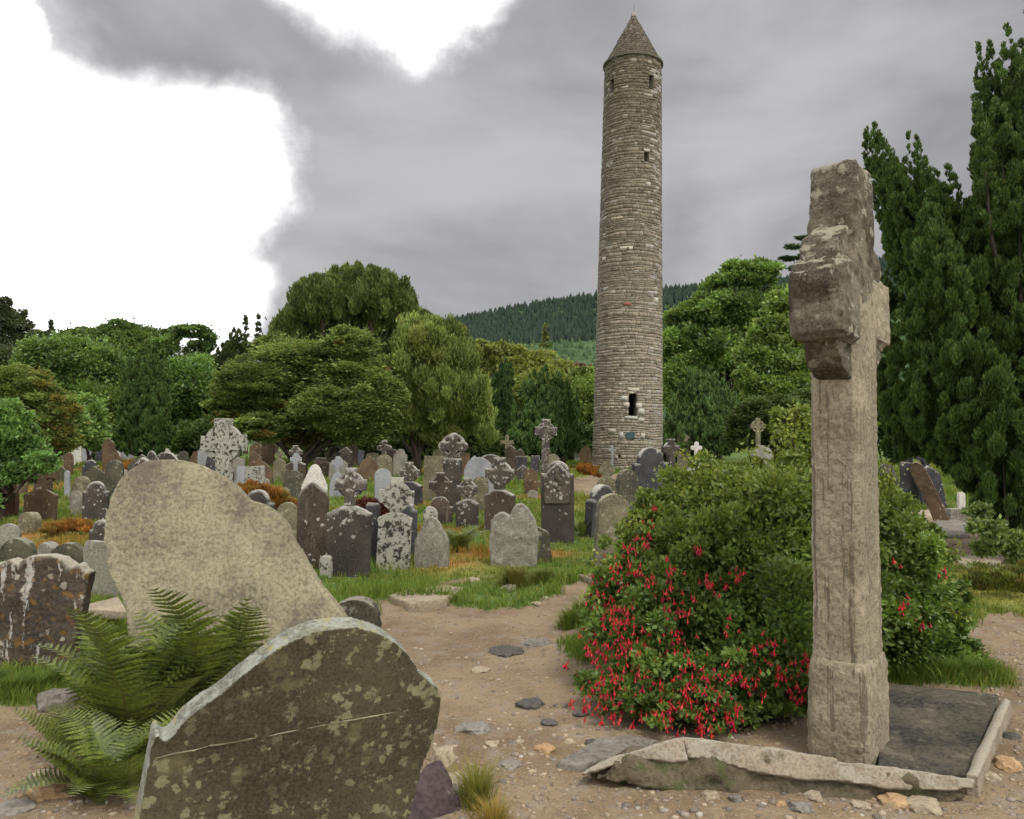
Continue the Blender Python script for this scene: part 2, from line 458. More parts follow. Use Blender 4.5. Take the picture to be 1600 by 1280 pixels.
def inside(poly, x, y):
    r = np.zeros(x.shape, dtype=bool)
    n = len(poly); j = n - 1
    for i in range(n):
        xi, yi = poly[i]; xj, yj = poly[j]
        c = ((yi > y) != (yj > y)) & (x < (xj - xi) * (y - yi) / (yj - yi + 1e-12) + xi)
        r ^= c; j = i
    return r

PA = [(-900, 1100), (0, 1116), (70, 1112), (200, 1060), (540, 990), (570, 942), (640, 949), (700, 953), (760, 953), (820, 947),
      (862, 936), (905, 917), (1010, 902), (1080, 902), (1010, 930), (940, 945), (905, 960), (905, 1100), (980, 1150), (1050, 1146), (1240, 1172), (1400, 1185), (1530, 1190),
      (1585, 1085), (1570, 1040), (1520, 990), (1530, 955), (1600, 968), (1700, 990), (2600, 1000), (2600, 1290), (-900, 1290)]
PB = [(878, 752), (915, 744), (960, 741), (1040, 744), (1020, 770), (960, 778), (905, 778), (882, 766)]
PC = [(690, 917), (735, 908), (775, 901), (800, 903), (750, 914), (705, 928)]
PE = [(1340, 1062), (1480, 1070), (1575, 1080), (1600, 1090), (1540, 1225), (1340, 1215)]
PD = [(1400, 800), (1440, 795), (1500, 798), (1560, 812), (1600, 840), (1640, 880), (1560, 893), (1480, 890), (1440, 850)]
W = [poly_world(p) for p in (PA, PB, PC, PD, PE)]
RUST = [(430, 768, .9), (405, 790, .7), (120, 818, .8), (640, 790, .5), (735, 782, .5), (905, 735, 1.0), (935, 728, .8), (860, 868, .3), (30, 790, .6), (60, 765, 1.0), (200, 760, 1.0), (260, 745, 1.6), (330, 765, .8), (20, 842, .5), (100, 848, .5), (210, 720, 3.), (560, 740, 1.2), (780, 745, 1.0), (640, 735, 1.2), (480, 795, .6),
        (690, 830, .5), (665, 765, .8), (230, 735, 2.), (150, 735, 1.2), (850, 775, .6), (700, 885, .3), (760, 1250, .18), (735, 1215, .12), (740, 868, .4), (1010, 760, .5)]
RW = [(*G(a, b)[:2], r) for a, b, r in RUST]
FLAMES = [(1560, 930, .7), (1530, 905, .5), (900, 820, .5), (860, 745, 2.), (700, 740, 1.5), (130, 760, 1.5), (690, 720, 3.), (1470, 730, 2.), (540, 715, 3.), (740, 1230, .2), (720, 890, .5), (920, 790, 1.)]
FW = [(*G(a, b)[:2], r) for a, b, r in FLAMES]


def earth_mask(x, y):
    wx = x + 0.10 * np.sin(y * 2.3) * np.clip(y / 6, .3, 2) + 0.05 * np.sin(y * 7.1 + x * 3)
    wy = y + 0.10 * np.sin(x * 2.7 + 1) * np.clip(y / 6, .3, 2) + 0.06 * np.sin(x * 6.3 - y * 2)
    m = y < 3.6
    for w in W:
        m = m | inside(w, wx, wy)
    # bare soil under the big bush, inside the kerb
    m = m | (((x - 1.55) / 1.2) ** 2 + ((y - 5.2) / 1.15) ** 2 < 1)
    return m.astype(float)


def blob_mask(lst, x, y):
    m = np.zeros_like(x)
    for (a, b, r) in lst:
        d2 = ((x - a) / (r * 1.3)) ** 2 + ((y - b) / (r * 1.6)) ** 2
        m = np.maximum(m, np.exp(-d2 * 1.2))
    return m


def geo_axis(segs):
    out = [segs[0][0]]
    for a, b, s in segs:
        n = max(1, int(round((b - a) / s)))
        out += list(np.linspace(a, b, n + 1)[1:])
    return np.array(out)

ys = geo_axis([(-8, 1.5, 0.4), (1.5, 12, 0.06), (12, 24, 0.14), (24, 60, 0.5), (60, 140, 3), (140, 600, 40), (600, 4000, 400)])
xh = geo_axis([(0, 6.5, 0.06), (6.5, 12, 0.16), (12, 30, 0.6), (30, 90, 3), (90, 500, 30), (500, 3000, 300)])
xs = np.concatenate([-xh[::-1][:-1], xh])
XX, YY = np.meshgrid(xs, ys)
ZZ = gz(XX, YY)
EM = earth_mask(XX, YY)
# ease the mask over a few cells, let worn earth lie a touch lower than the turf
def blur(a):
    b = a.copy()
    b[1:-1, 1:-1] = (a[1:-1, 1:-1] * 2 + a[:-2, 1:-1] + a[2:, 1:-1] + a[1:-1, :-2] + a[1:-1, 2:]) / 6
    return b
for _ in range(3): EMb = blur(EM) if _ == 0 else blur(EMb)
near = np.clip((14 - YY) / 6, 0, 1) * np.clip((YY - 1.5), 0, 1)
def height(x, y):
    return gz(x, y)
tex = np.sin(XX * 9.1 + 2 * np.sin(YY * 5.3)) * np.sin(YY * 8.7 + XX * 2.2) * 0.008 + np.sin(XX * 23 + YY * 11) * np.sin(YY * 27 - XX * 7) * 0.004
ZZ = ZZ + near * tex + near * 0.05 * (1 - EMb) * (YY > 3.0)
gcol = np.stack([EMb, blob_mask(RW, XX, YY), np.clip(blob_mask(FW, XX, YY) * 0.9, 0, 1)], -1)
ny, nx = XX.shape
V = np.stack([XX, YY, ZZ], -1).reshape(-1, 3)
idx = np.arange(ny * nx).reshape(ny, nx)
F = np.stack([idx[:-1, :-1], idx[:-1, 1:], idx[1:, 1:], idx[1:, :-1]], -1).reshape(-1, 4)
fm = (EMb[:-1, :-1] + EMb[1:, 1:] + EMb[1:, :-1] + EMb[:-1, 1:]).reshape(-1) > 2.0
cy_ = YY[:-1, :-1].reshape(-1)
def sub(sel, name):
    f = F[sel]
    u, inv = np.unique(f, return_inverse=True)
    me = mesh_np(name, V[u], inv.reshape(-1, 4), gcol.reshape(-1, 3)[u])
    me.polygons.foreach_set('use_smooth', np.ones(len(me.polygons), dtype=bool))
    return tag(link(name, me, M_GROUND), kind='structure')
sub(~fm, 'ground')
sub(fm, 'path')


def surf(x, y):
    """height of the finished ground sheet (turf lies 5 cm above the worn earth near the camera)"""
    x = np.atleast_1d(np.asarray(x, float)); y = np.atleast_1d(np.asarray(y, float))
    ix = np.clip(np.searchsorted(xs, x) - 1, 0, nx - 2); iy = np.clip(np.searchsorted(ys, y) - 1, 0, ny - 2)
    fx = (x - xs[ix]) / (xs[ix + 1] - xs[ix]); fy = (y - ys[iy]) / (ys[iy + 1] - ys[iy])
    return (ZZ[iy, ix] * (1 - fx) * (1 - fy) + ZZ[iy, ix + 1] * fx * (1 - fy) + ZZ[iy + 1, ix] * (1 - fx) * fy + ZZ[iy + 1, ix + 1] * fx * fy)


# ------------------------------------------------------------------ far hill with its forest
RIDGE = [(-700, 660), (-200, 640), (200, 620), (450, 570), (600, 520), (690, 499), (760, 487), (850, 473), (930, 463), (1030, 452), (1090, 446), (1160, 437), (1240, 427), (1330, 408), (1600, 370), (2200, 330), (2900, 400)]
rx = np.array([p[0] for p in RIDGE], float); ry = np.array([p[1] for p in RIDGE], float)
YR, YB = 950.0, 330.0
hx = np.linspace(-1150, 1600, 90)
hy = np.concatenate([np.linspace(YB, YR, 34), np.linspace(YR + 40, 2400, 14)])
HX, HY = np.meshgrid(hx, hy)
def hill_z(x, y):
    ridge_px = np.interp(x / YR * FPX + CX, rx, ry)
    zr = EYE + (690 - ridge_px) / FPX * YR
    t = np.clip((y - YB) / (YR - YB), 0, 1)
    up = zr * (0.55 * t + 0.45 * t * t)
    dn = np.clip((y - YR) / 1500, 0, 1)
    return up * (1 - 0.6 * dn) - 6 * (1 - t) + 3.0 * np.sin(x * 0.013 + y * 0.02) * t
HZ = hill_z(HX, HY) - 3
hv = np.stack([HX, HY, HZ], -1).reshape(-1, 3)
hi = np.arange(HX.size).reshape(HX.shape)
hf = np.stack([hi[:-1, :-1], hi[:-1, 1:], hi[1:, 1:], hi[1:, :-1]], -1).reshape(-1, 4)
me = mesh_np('hill', hv, hf)
me.polygons.foreach_set('use_smooth', np.ones(len(me.polygons), dtype=bool))
M_HILL = plain_mat('hillside_scrub', (0.04, 0.075, 0.028), (0.06, 0.10, 0.036), 0.03, 0.95, 0.5)
tag(link('hill', me, M_HILL), kind='structure')

def cones(n, y0f, y1f, h0, h1, r0, c0, c1, xr=(-500, 900), dens=None):
    x = rng.uniform(xr[0], xr[1], n); t = rng.uniform(y0f, y1f, n)
    y = YB + (YR - YB) * t
    x = x * y / YR
    z = hill_z(x, y) - 3.5
    h = rng.uniform(h0, h1, n); r = h * r0 * rng.uniform(0.8, 1.2, n)
    k = 6
    a = np.linspace(0, 2 * np.pi, k, endpoint=False)
    vs, fs, cs = [], [], []
    rings = [(0.0, 1.0), (0.35, 0.78), (0.7, 0.42)]
    for q, (hh, rr) in enumerate(rings):
        jit = rng.uniform(0.8, 1.2, (n, k))
        vs.append(np.stack([x[:, None] + np.cos(a) * r[:, None] * rr * jit, y[:, None] + np.sin(a) * r[:, None] * rr * jit, np.repeat((z + h * hh)[:, None], k, 1)], -1))
    tip = np.stack([x, y, z + h], -1)[:, None, :]
    vv = np.concatenate(vs + [tip], 1)           # n, 3k+1
    m = vv.shape[1]
    f = []
    for q in range(2):
        for i in range(k):
            j = (i + 1) % k
            f.append((q * k + i, q * k + j, (q + 1) * k + j)); f.append((q * k + i, (q + 1) * k + j, (q + 1) * k + i))
    for i in range(k):
        f.append((2 * k + i, 2 * k + (i + 1) % k, 3 * k))
    f = np.array(f)
    ff = (np.arange(n)[:, None, None] * m + f[None]).reshape(-1, 3)
    u = rng.uniform(0, 1, (n, 1))
    c = np.array(c0) * (1 - u) + np.array(c1) * u
    return vv.reshape(-1, 3), ff, np.repeat(c, m, 0)

a = cones(11000, 0.70, 1.03, 6.5, 10.5, 0.27, (0.022, 0.046, 0.032), (0.040, 0.068, 0.040))
b = cones(6500, 0.12, 0.70, 3, 6, 0.42, (0.050, 0.100, 0.040), (0.080, 0.140, 0.052))
v = np.concatenate([a[0], b[0]]); f = np.concatenate([a[1], b[1] + len(a[0])]); c = np.concatenate([a[2], b[2]])
tag(link('conifer_forest', mesh_np('conifer_forest', v, f, c), M_NEEDLE), 'dark conifer plantation covering the distant hillside', 'forest', kind='stuff')

# ------------------------------------------------------------------ round tower
TD = 54.0
tb = P(980, 735, TD); tb.z = float(gz(tb.x, tb.y)) - 0.05
TB_H = 27.0 - tb.z
tower = empty('round_tower', tb, (0, math.radians(1.15), 0), 'tall grey stone round tower with conical roof and arched raised doorway', 'tower')
HE = zat(104, TD) - tb.z        # eaves
HA = zat(19, TD) - tb.z         # apex
def rad(z):
    return 2.36 - 0.43 * np.clip(z / HE, 0, 1.02)
# angle phi measured from the direction to the camera, positive to the right seen from the camera
vdir = Vector((-tb.x, -tb.y, 0)).normalized()
vr = Vector((-vdir.y, vdir.x, 0))               # right, seen by the camera
def ang_of(px, z):
    dx = (px - CX) / FPX * TD - (tb.x + z * math.tan(math.radians(1.15)))
    return math.asin(max(-1, min(1, dx / float(rad(z)))))
def zpx(py): return zat(py, 51.8) - tb.z
def zpx2(py): return zat(py, 52.2) - tb.z
# openings: name, phi, half angle, z0, z1, arched
OPEN = []
for nm, px, wpx, y0, y1, arch in (('doorway', 988.5, 13, 650, 612, True), ('window', 1012, 7.5, 253, 237, False), ('window', 958.5, 8, 139, 117, False), ('window', 1020.5, 8, 138, 115, False),
                                  ('drain_hole', 944+24, 4, 716, 711, False)):
    fz = zpx2 if y1 < 300 else zpx
    z0, z1 = fz(y0), fz(y1)
    ph = ang_of(px, (z0 + z1) / 2)
    half = 0.5 * wpx / FPX * 52 / float(rad(z0)) / max(0.5, math.cos(ph))
    OPEN.append((nm, ph, half, z0, z1, arch))
for ph in (2.5, -2.3):
    OPEN.append(('window', ph, 0.09, OPEN[2][3], OPEN[2][4], False))
def hits(ph0, ph1, z0, z1):
    for nm, p, h, a, b, arch in OPEN:
        if z1 > a + 0.01 and z0 < b - 0.01:
            hh = h
            if arch and (z0 + z1) / 2 > b - 0.45:
                hh = h * math.sqrt(max(0.0, 1 - (((z0 + z1) / 2 - (b - 0.45)) / 0.45) ** 2))
            if ph1 > p - hh and ph0 < p + hh:
                return p - hh, p + hh
    return None
def pt(ph, r, z):
    return (vdir * (math.cos(ph) * r) + vr * (math.sin(ph) * r)) + Vector((0, 0, z))

stones = []       # (ph0, ph1, z0, z1, proud, colour)
r_ = random.Random(3)
z = -0.25
while z < HE - 0.02:
    h = r_.choice((r_.uniform(0.09, 0.14), r_.uniform(0.13, 0.20), r_.uniform(0.18, 0.29)))
    if z + h > HE: h = HE - z
    ph = -math.pi + r_.uniform(0, 0.1)
    R = float(rad(z))
    end = ph + 2 * math.pi
    while ph < end - 0.03:
        wd = r_.choice((r_.uniform(0.12, 0.3), r_.uniform(0.25, 0.5), r_.uniform(0.4, 0.8))) / R
        if end - (ph + wd) < 0.10: wd = end - ph
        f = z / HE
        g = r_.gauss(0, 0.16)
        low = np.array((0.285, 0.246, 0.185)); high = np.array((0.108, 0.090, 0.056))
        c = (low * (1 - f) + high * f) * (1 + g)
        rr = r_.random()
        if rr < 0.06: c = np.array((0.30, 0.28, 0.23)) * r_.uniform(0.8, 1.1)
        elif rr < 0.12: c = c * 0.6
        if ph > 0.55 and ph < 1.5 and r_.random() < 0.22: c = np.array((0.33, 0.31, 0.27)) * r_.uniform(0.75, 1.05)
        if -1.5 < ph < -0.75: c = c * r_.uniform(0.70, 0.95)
        a, b = ph, ph + wd
        hit = hits(a, b, z, z + h)
        segs = [(a, b)]
        if hit:
            segs = [(a, hit[0]), (hit[1], b)]
        for s0, s1 in segs:
            if s1 - s0 > 0.02:
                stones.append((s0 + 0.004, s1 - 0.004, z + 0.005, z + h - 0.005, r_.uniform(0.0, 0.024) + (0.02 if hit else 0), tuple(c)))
        ph += wd
    z += h
# named bright stones seen in the photograph: white blocks round the door, a long pale block, a red one
def big(px, py, w, hpx, c, proud=0.05):
    z0 = zpx(py + hpx / 2); z1 = zpx(py - hpx / 2); p = ang_of(px, z0); hw = 0.5 * w / FPX * 52 / float(rad(z0))
    return (p - hw, p + hw, z0, z1, proud, c)
WHT = (0.42, 0.40, 0.345)
bigs = [big(976, 623, 11, 8, WHT), big(979, 633, 9, 8, (0.44, 0.40, 0.33)), big(998, 634, 9, 9, (0.45, 0.42, 0.36)), big(1001, 643, 10, 10, WHT), big(986, 653, 20, 5, WHT, 0.07), big(1001, 656, 10, 6, WHT),
        big(980, 387, 21, 6, (0.46, 0.42, 0.32)), big(981, 475, 12, 5, (0.25, 0.09, 0.05)), big(957, 674, 13, 7, WHT), big(971, 681, 6, 11, (0.42, 0.39, 0.35)), big(1003, 681, 7, 9, WHT), big(990, 609, 18, 5, (0.45, 0.42, 0.33)),
        big(1014, 285, 8, 7, WHT), big(1012, 232, 11, 4, WHT), big(1025, 466, 10, 9, WHT), big(946, 399, 7, 6, WHT), big(966, 338, 20, 4, (0.40, 0.35, 0.24)), big(986, 614, 9, 3, (0.4, 0.37, 0.3))]
def stone_geo(s):
    p0, p1, z0, z1, pr, c = s
    Ra = float(rad((z0 + z1) / 2))
    ro, ri = Ra + pr, Ra - 0.12
    e = min(0.013, (z1 - z0) * 0.15); de = min(0.02 / Ra, (p1 - p0) * 0.2)
    out = []
    def wv(p): return 0.035 * math.sin(3 * p + z0 * 0.9) + 0.02 * math.sin(7 * p + z0 * 2.3) if pr < 0.05 and z0 < HE - 0.6 else 0.0
    if pr < 0.05: z0, z1 = z0 + wv((p0 + p1) / 2) , z1 + wv((p0 + p1) / 2)
    for p, zz in ((p0, z0), (p1, z0), (p1, z1), (p0, z1)): out.append(pt(p, Ra - 0.02, zz))
    for p, zz in ((p0 + de, z0 + e), (p1 - de, z0 + e), (p1 - de, z1 - e), (p0 + de, z1 - e)): out.append(pt(p, ro, zz))
    for p, zz in ((p0, z0), (p1, z0), (p1, z1), (p0, z1)): out.append(pt(p, ri, zz))
    fs = [(4, 5, 6, 7)]
    for i in range(4):
        j = (i + 1) % 4
        fs.append((i, j, 4 + j, 4 + i)); fs.append((8 + i, 8 + j, j, i))
    return out, fs
vis = sorted(range(len(stones)), key=lambda i: -((stones[i][1] - stones[i][0]) * (stones[i][3] - stones[i][2]) * math.cos((stones[i][0] + stones[i][1]) / 2)))
solo = set(vis[:300 - len(bigs)])
def stone_obj(s):
    v, f = stone_geo(s)
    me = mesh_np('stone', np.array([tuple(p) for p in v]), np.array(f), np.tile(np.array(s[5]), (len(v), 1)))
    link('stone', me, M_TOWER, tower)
for i in sorted(solo): stone_obj(stones[i])
for s in bigs: stone_obj(s)
vv, ff, cc = [], [], []
for i, s in enumerate(stones):
    if i in solo: continue
    v, f = stone_geo(s); o = len(vv)
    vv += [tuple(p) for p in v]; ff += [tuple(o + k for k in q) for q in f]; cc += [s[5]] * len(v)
# conical roof in courses of dressed stone
z = HE + 0.06
RE = float(rad(HE)) + 0.06
while z < HA - 0.25:
    h = r_.uniform(0.15, 0.2)
    t0 = (z - HE) / (HA - HE); t1 = min(1, (z + h - HE) / (HA - HE))
    R0, R1 = RE * (1 - t0), RE * (1 - t1)
    ph = -math.pi; end = math.pi
    while ph < end - 0.02:
        wd = min(r_.uniform(0.3, 0.6) / max(R0, 0.3), end - ph)
        c = np.array((0.098, 0.082, 0.058)) * (1 + r_.gauss(0, 0.14)); o = len(vv)
        g = 0.004
        pr = r_.uniform(0, 0.02)
        vv += [tuple(pt(ph + g, R0 + pr, z)), tuple(pt(ph + wd - g, R0 + pr, z)), tuple(pt(ph + wd - g, R1 + pr, z + h - 0.012)), tuple(pt(ph + g, R1 + pr, z + h - 0.012)),
               tuple(pt(ph + g, max(R0 - .15, 0), z)), tuple(pt(ph + wd - g, max(R0 - .15, 0), z)), tuple(pt(ph + wd - g, max(R1 - .15, 0), z + h - 0.012)), tuple(pt(ph + g, max(R1 - .15, 0), z + h - 0.012))]
        ff += [(o, o + 1, o + 2, o + 3), (o + 4, o + 5, o + 1, o), (o + 3, o + 2, o + 6, o + 7), (o + 1, o + 5, o + 6, o + 2), (o + 4, o, o + 3, o + 7)]
        cc += [tuple(c)] * 8
        ph += wd
    z += h
tag(link('stones', mesh_np('stones', np.array(vv), np.array(ff), np.array(cc)), M_TOWER, tower), kind='stuff')
# hollow core with its openings
NA = 144
zs = sorted(set([-0.3] + [round(q, 3) for q in np.linspace(0, HE, 50)] + [o[3] for o in OPEN] + [o[4] for o in OPEN]))
bm = bmesh.new()
angs = sorted(set([round(q, 5) for q in np.linspace(-math.pi, math.pi, NA, endpoint=False)] + [round(o[1] - o[2], 5) for o in OPEN] + [round(o[1] + o[2], 5) for o in OPEN]))
outer = {}; inner = {}
for i, a in enumerate(angs):
    for j, zz in enumerate(zs):
        R = float(rad(zz))
        outer[i, j] = bm.verts.new(pt(a, R - 0.025, zz)); inner[i, j] = bm.verts.new(pt(a, R - 0.95, zz))
na = len(angs)
for i in range(na):
    k = (i + 1) % na
    a0 = angs[i]; a1 = angs[k] if k else angs[0] + 2 * math.pi
    am = (a0 + a1) / 2
    for j in range(len(zs) - 1):
        zm = (zs[j] + zs[j + 1]) / 2
        op = any(abs(am - o[1]) < o[2] and o[3] < zm < o[4] for o in OPEN)
        if not op:
            bm.faces.new((outer[i, j], outer[k, j], outer[k, j + 1], outer[i, j + 1]))
            bm.faces.new((inner[k, j], inner[i, j], inner[i, j + 1], inner[k, j + 1]))
        else:
            def o_at(q, w):
                qm = (angs[q] + (angs[(q + 1) % na] if (q + 1) % na else angs[0] + 2 * math.pi)) / 2
                wm = (zs[w] + zs[w + 1]) / 2
                return any(abs(qm - o[1]) < o[2] and o[3] < wm < o[4] for o in OPEN)
            if not o_at((i - 1) % na, j): bm.faces.new((outer[i, j], outer[i, j + 1], inner[i, j + 1], inner[i, j]))
            if not o_at(k, j): bm.faces.new((outer[k, j + 1], outer[k, j], inner[k, j], inner[k, j + 1]))
            if j == 0 or not o_at(i, j - 1): bm.faces.new((outer[i, j], inner[i, j], inner[k, j], outer[k, j]))
            if j + 2 >= len(zs) or not o_at(i, j + 1): bm.faces.new((inner[i, j + 1], outer[i, j + 1], outer[k, j + 1], inner[k, j + 1]))
link('wall', bm_mesh(bm, 'wall'), M_MORTAR, tower)
# arch head fills the upper corners of the doorway
bm = bmesh.new()
nm, dph, dh, dz0, dz1, _ = OPEN[0]
K = 10
for sgn in (-1, 1):
    for i in range(K):
        t0, t1 = i / K, (i + 1) / K
        f0 = math.sqrt(max(0, 1 - t0 ** 2)); f1 = math.sqrt(max(0, 1 - t1 ** 2))
        za, zb = dz1 - 0.45 + 0.45 * t0, dz1 - 0.45 + 0.45 * t1
        q = []
        for R in (float(rad(dz1)) - 0.01, float(rad(dz1)) - 0.5):
            q.append([bm.verts.new(pt(dph + sgn * dh * a, R, b)) for a, b in ((f0, za), (1.03, za), (1.03, zb), (f1, zb))])
        for a in range(4):
            b = (a + 1) % 4
            bm.faces.new((q[0][a], q[0][b], q[1][b], q[1][a]))
        bm.faces.new(q[0]); bm.faces.new(q[1])
link('arch', bm_mesh(bm, 'arch'), M_MORTAR, tower)
# roof core and eaves course
def lathe(prof, n=64):
    bm = bmesh.new(); rings = []
    for (r, z) in prof:
        rings.append([bm.verts.new((r * math.cos(2 * math.pi * i / n), r * math.sin(2 * math.pi * i / n), z)) for i in range(n)] if r > 1e-6 else [bm.verts.new((0, 0, z))])
    for a, b in zip(rings[:-1], rings[1:]):
        for i in range(n):
            j = (i + 1) % n
            if len(a) == 1: bm.faces.new((a[0], b[j], b[i]))
            elif len(b) == 1: bm.faces.new((a[i], a[j], b[0]))
            else: bm.faces.new((a[i], a[j], b[j], b[i]))
    return bm
link('roof', bm_mesh(lathe([(0, HE - 0.06), (RE - 0.1, HE - 0.05), (RE - 0.05, HE + 0.05), (0.03, HA - 0.1), (0.0, HA - 0.05)]), 'roof', 30), M_TOWER, tower)
roof_ = [q for q in tower.children if q.name.startswith('roof')][0]
ca = roof_.data.color_attributes.new('Col', 'FLOAT_COLOR', 'POINT')
for q in ca.data: q.color = (0.10, 0.09, 0.07, 1)
eave = link('eaves_course', bm_mesh(lathe([(RE - 0.35, HE - 0.07), (RE + 0.05, HE - 0.07), (RE + 0.07, HE + 0.06), (RE - 0.3, HE + 0.10)]), 'eaves_course', 30), M_TOWER, tower)
ca = eave.data.color_attributes.new('Col', 'FLOAT_COLOR', 'POINT')
for q in ca.data: q.color = (0.11, 0.10, 0.075, 1)
cap = link('cap_stone', bm_mesh(lathe([(0, HA - 0.36), (0.20, HA - 0.34), (0.16, HA - 0.1), (0.05, HA), (0, HA + 0.02)], 16), 'cap_stone', 30), M_TOWER, roof_)
ca = cap.data.color_attributes.new('Col', 'FLOAT_COLOR', 'POINT')
for q in ca.data: q.color = (0.30, 0.28, 0.23, 1)
link('lightning_rod', bm_mesh(lathe([(0, HA - 0.05), (0.018, HA - 0.05), (0.012, HA + 0.55), (0, HA + 0.58)], 8), 'lightning_rod'), M_IRON, roof_)
# dark green plaque under the door
pz0, pz1 = zpx(686), zpx(675.5); pp = ang_of(984.5, pz0); ph_ = 0.5 * 13 / FPX * 52 / 2.3
bm = bmesh.new(); q = []
for R in (2.20, 2.385):
    q.append([bm.verts.new(pt(pp + s * ph_, R, zz)) for s, zz in ((-0.7, pz0), (0.7, pz0), (1, pz0 + 0.1), (1, pz1 - 0.1), (0.7, pz1), (-0.7, pz1), (-1, pz1 - 0.1), (-1, pz0 + 0.1))])
bm.faces.new(q[0]); bm.faces.new(q[1])
for a in range(8): bm.faces.new((q[0][a], q[0][(a + 1) % 8], q[1][(a + 1) % 8], q[1][a]))
link('plaque', bm_mesh(bm, 'plaque'), M_BRONZE, tower)
# ------------------------------------------------------------------ trees and shrubs
def leaf_mesh(name, pos, axis, ln, wd, col, fold=0.0):
    n = len(pos)
    side = unit(np.cross(axis, rdir(n)))
    h = axis * (ln / 2)[:, None]; s = side * (wd / 2)[:, None]
    v = np.stack([pos - h, pos + s + h * 0.1, pos + h, pos - s + h * 0.1], 1).reshape(-1, 3)
    f = np.arange(4 * n).reshape(n, 4)
    return mesh_np(name, v, f, np.repeat(col, 4, 0))


def clumps_to_leaves(C, R, cnt, ls, asp, mode, base, jit=0.25, tint=None, tintp=0.0, shell=0.35):
    """leaves spread through clumps: C (M,3) centres, R (M,3) radii, cnt leaves in each"""
    M = len(C)
    ids = np.repeat(np.arange(M), cnt)
    n = len(ids)
    d = rdir(n)
    r = rng.uniform(shell ** 3, 1, n) ** (1 / 3)
    r = r + (rng.uniform(size=n) < 0.30) * np.abs(rng.normal(0, 0.24, n)) * (0.5 if mode == 'up' else 1.0)
    pos = C[ids] + d * R[ids] * r[:, None]
    up = np.array([0, 0, 1.0])
    if mode == 'out': ax = d + 0.7 * rdir(n) + 0.1 * up
    elif mode == 'up': ax = 0.55 * d + 0.35 * rdir(n) + 1.0 * up
    elif mode == 'down': ax = 0.35 * d + 0.35 * rdir(n) - 1.0 * up
    elif mode == 'flat': ax = d * np.array([1, 1, 0.3]) + 0.5 * rdir(n) * np.array([1, 1, 0.5])
    else: ax = rdir(n)
    ax = unit(ax)
    ln = ls * rng.uniform(0.7, 1.35, n)
    cj = 1 + jit * rng.normal(size=(M, 1))
    col = np.array(base)[None, :] * np.clip(cj, 0.5, 1.7)[ids] * (1 + 0.22 * rng.normal(size=(n, 1)))
    if tint is not None:
        tm = rng.uniform(size=M) < tintp
        w = (tm[ids] * rng.uniform(0.4, 1.0, n))[:, None]
        col = col * (1 - w) + np.array(tint)[None] * w
    return pos, ax, ln, ln * asp, np.clip(col, 0.008, 0.6)


def tube(bm, pts, rads, n=8):
    rings = []
    for i, p in enumerate(pts):
        a = pts[max(i - 1, 0)]; b = pts[min(i + 1, len(pts) - 1)]
        t = (b - a).normalized()
        u = t.orthogonal().normalized(); w = t.cross(u)
        rings.append([bm.verts.new(p + (u * math.cos(2 * math.pi * k / n) + w * math.sin(2 * math.pi * k / n)) * rads[i] * random.uniform(0.88, 1.12)) for k in range(n)])
    for a, b in zip(rings[:-1], rings[1:]):
        # match ring starts to avoid twisting
        o = min(range(n), key=lambda s: (a[0].co - b[s].co).length)
        for k in range(n):
            bm.faces.new((a[k], a[(k + 1) % n], b[(k + 1 + o) % n], b[(k + o) % n]))
    bm.faces.new(rings[0]); bm.faces.new(rings[-1])


def wander(a, b, n=6, amp=0.06):
    L = (b - a).length
    return [a.lerp(b, i / (n - 1)) + Vector((random.uniform(-1, 1), random.uniform(-1, 1), random.uniform(-.5, .5))) * amp * L * (0 < i < n - 1) for i in range(n)]


def trunk_mesh(base, tops, r0):
    """trunk and limbs from the base (local origin) to points inside the crown"""
    bm = bmesh.new()
    c = Vector((0, 0, 0))
    for t in tops: c += t
    c /= max(1, len(tops))
    fork = Vector((c.x * 0.25, c.y * 0.25, max(0.25 * c.z, 0.4)))
    tube(bm, wander(Vector((0, 0, -0.3)), fork, 5, 0.04), [r0 * 1.35, r0 * 1.05, r0, r0 * 0.95, r0 * 0.9], 10)
    for t in tops:
        tube(bm, wander(fork + Vector((0, 0, -0.1)), t, 6, 0.07), [r0 * 0.6, r0 * 0.5, r0 * 0.4, r0 * 0.3, r0 * 0.2, r0 * 0.08], 6)
    return bm_mesh(bm, 'trunk', 50)


def lobes_world(lobes, d, depth_jit, seed):
    r_ = random.Random(seed)
    C, R = [], []
    for l in lobes:
        px, py, rx_, ry_ = l[:4]
        dd = d + (l[4] if len(l) > 4 else r_.uniform(-1, 1) * depth_jit)
        C.append(P(px, py, dd)); s = dd / FPX
        R.append((rx_ * s, 0.5 * (rx_ + ry_) * s, ry_ * s))
    return C, R


def subclumps(C, R, k, rr=(0.24, 0.42), topbias=0.15, flat=1.0):
    cs, rs = [], []
    for c, r in zip(C, R):
        d = rdir(k); d[:, 2] += topbias; d = unit(d)
        q = rng.uniform(0.5, 0.92, (k, 1))
        m = rng.uniform(rr[0], rr[1], (k, 1))
        cs.append(np.array(c)[None] + d * np.array(r)[None] * q)
        rs.append(np.array(r)[None].repeat(k, 0) * m * np.array([1, 1, flat]))
    return np.concatenate(cs), np.concatenate(rs)


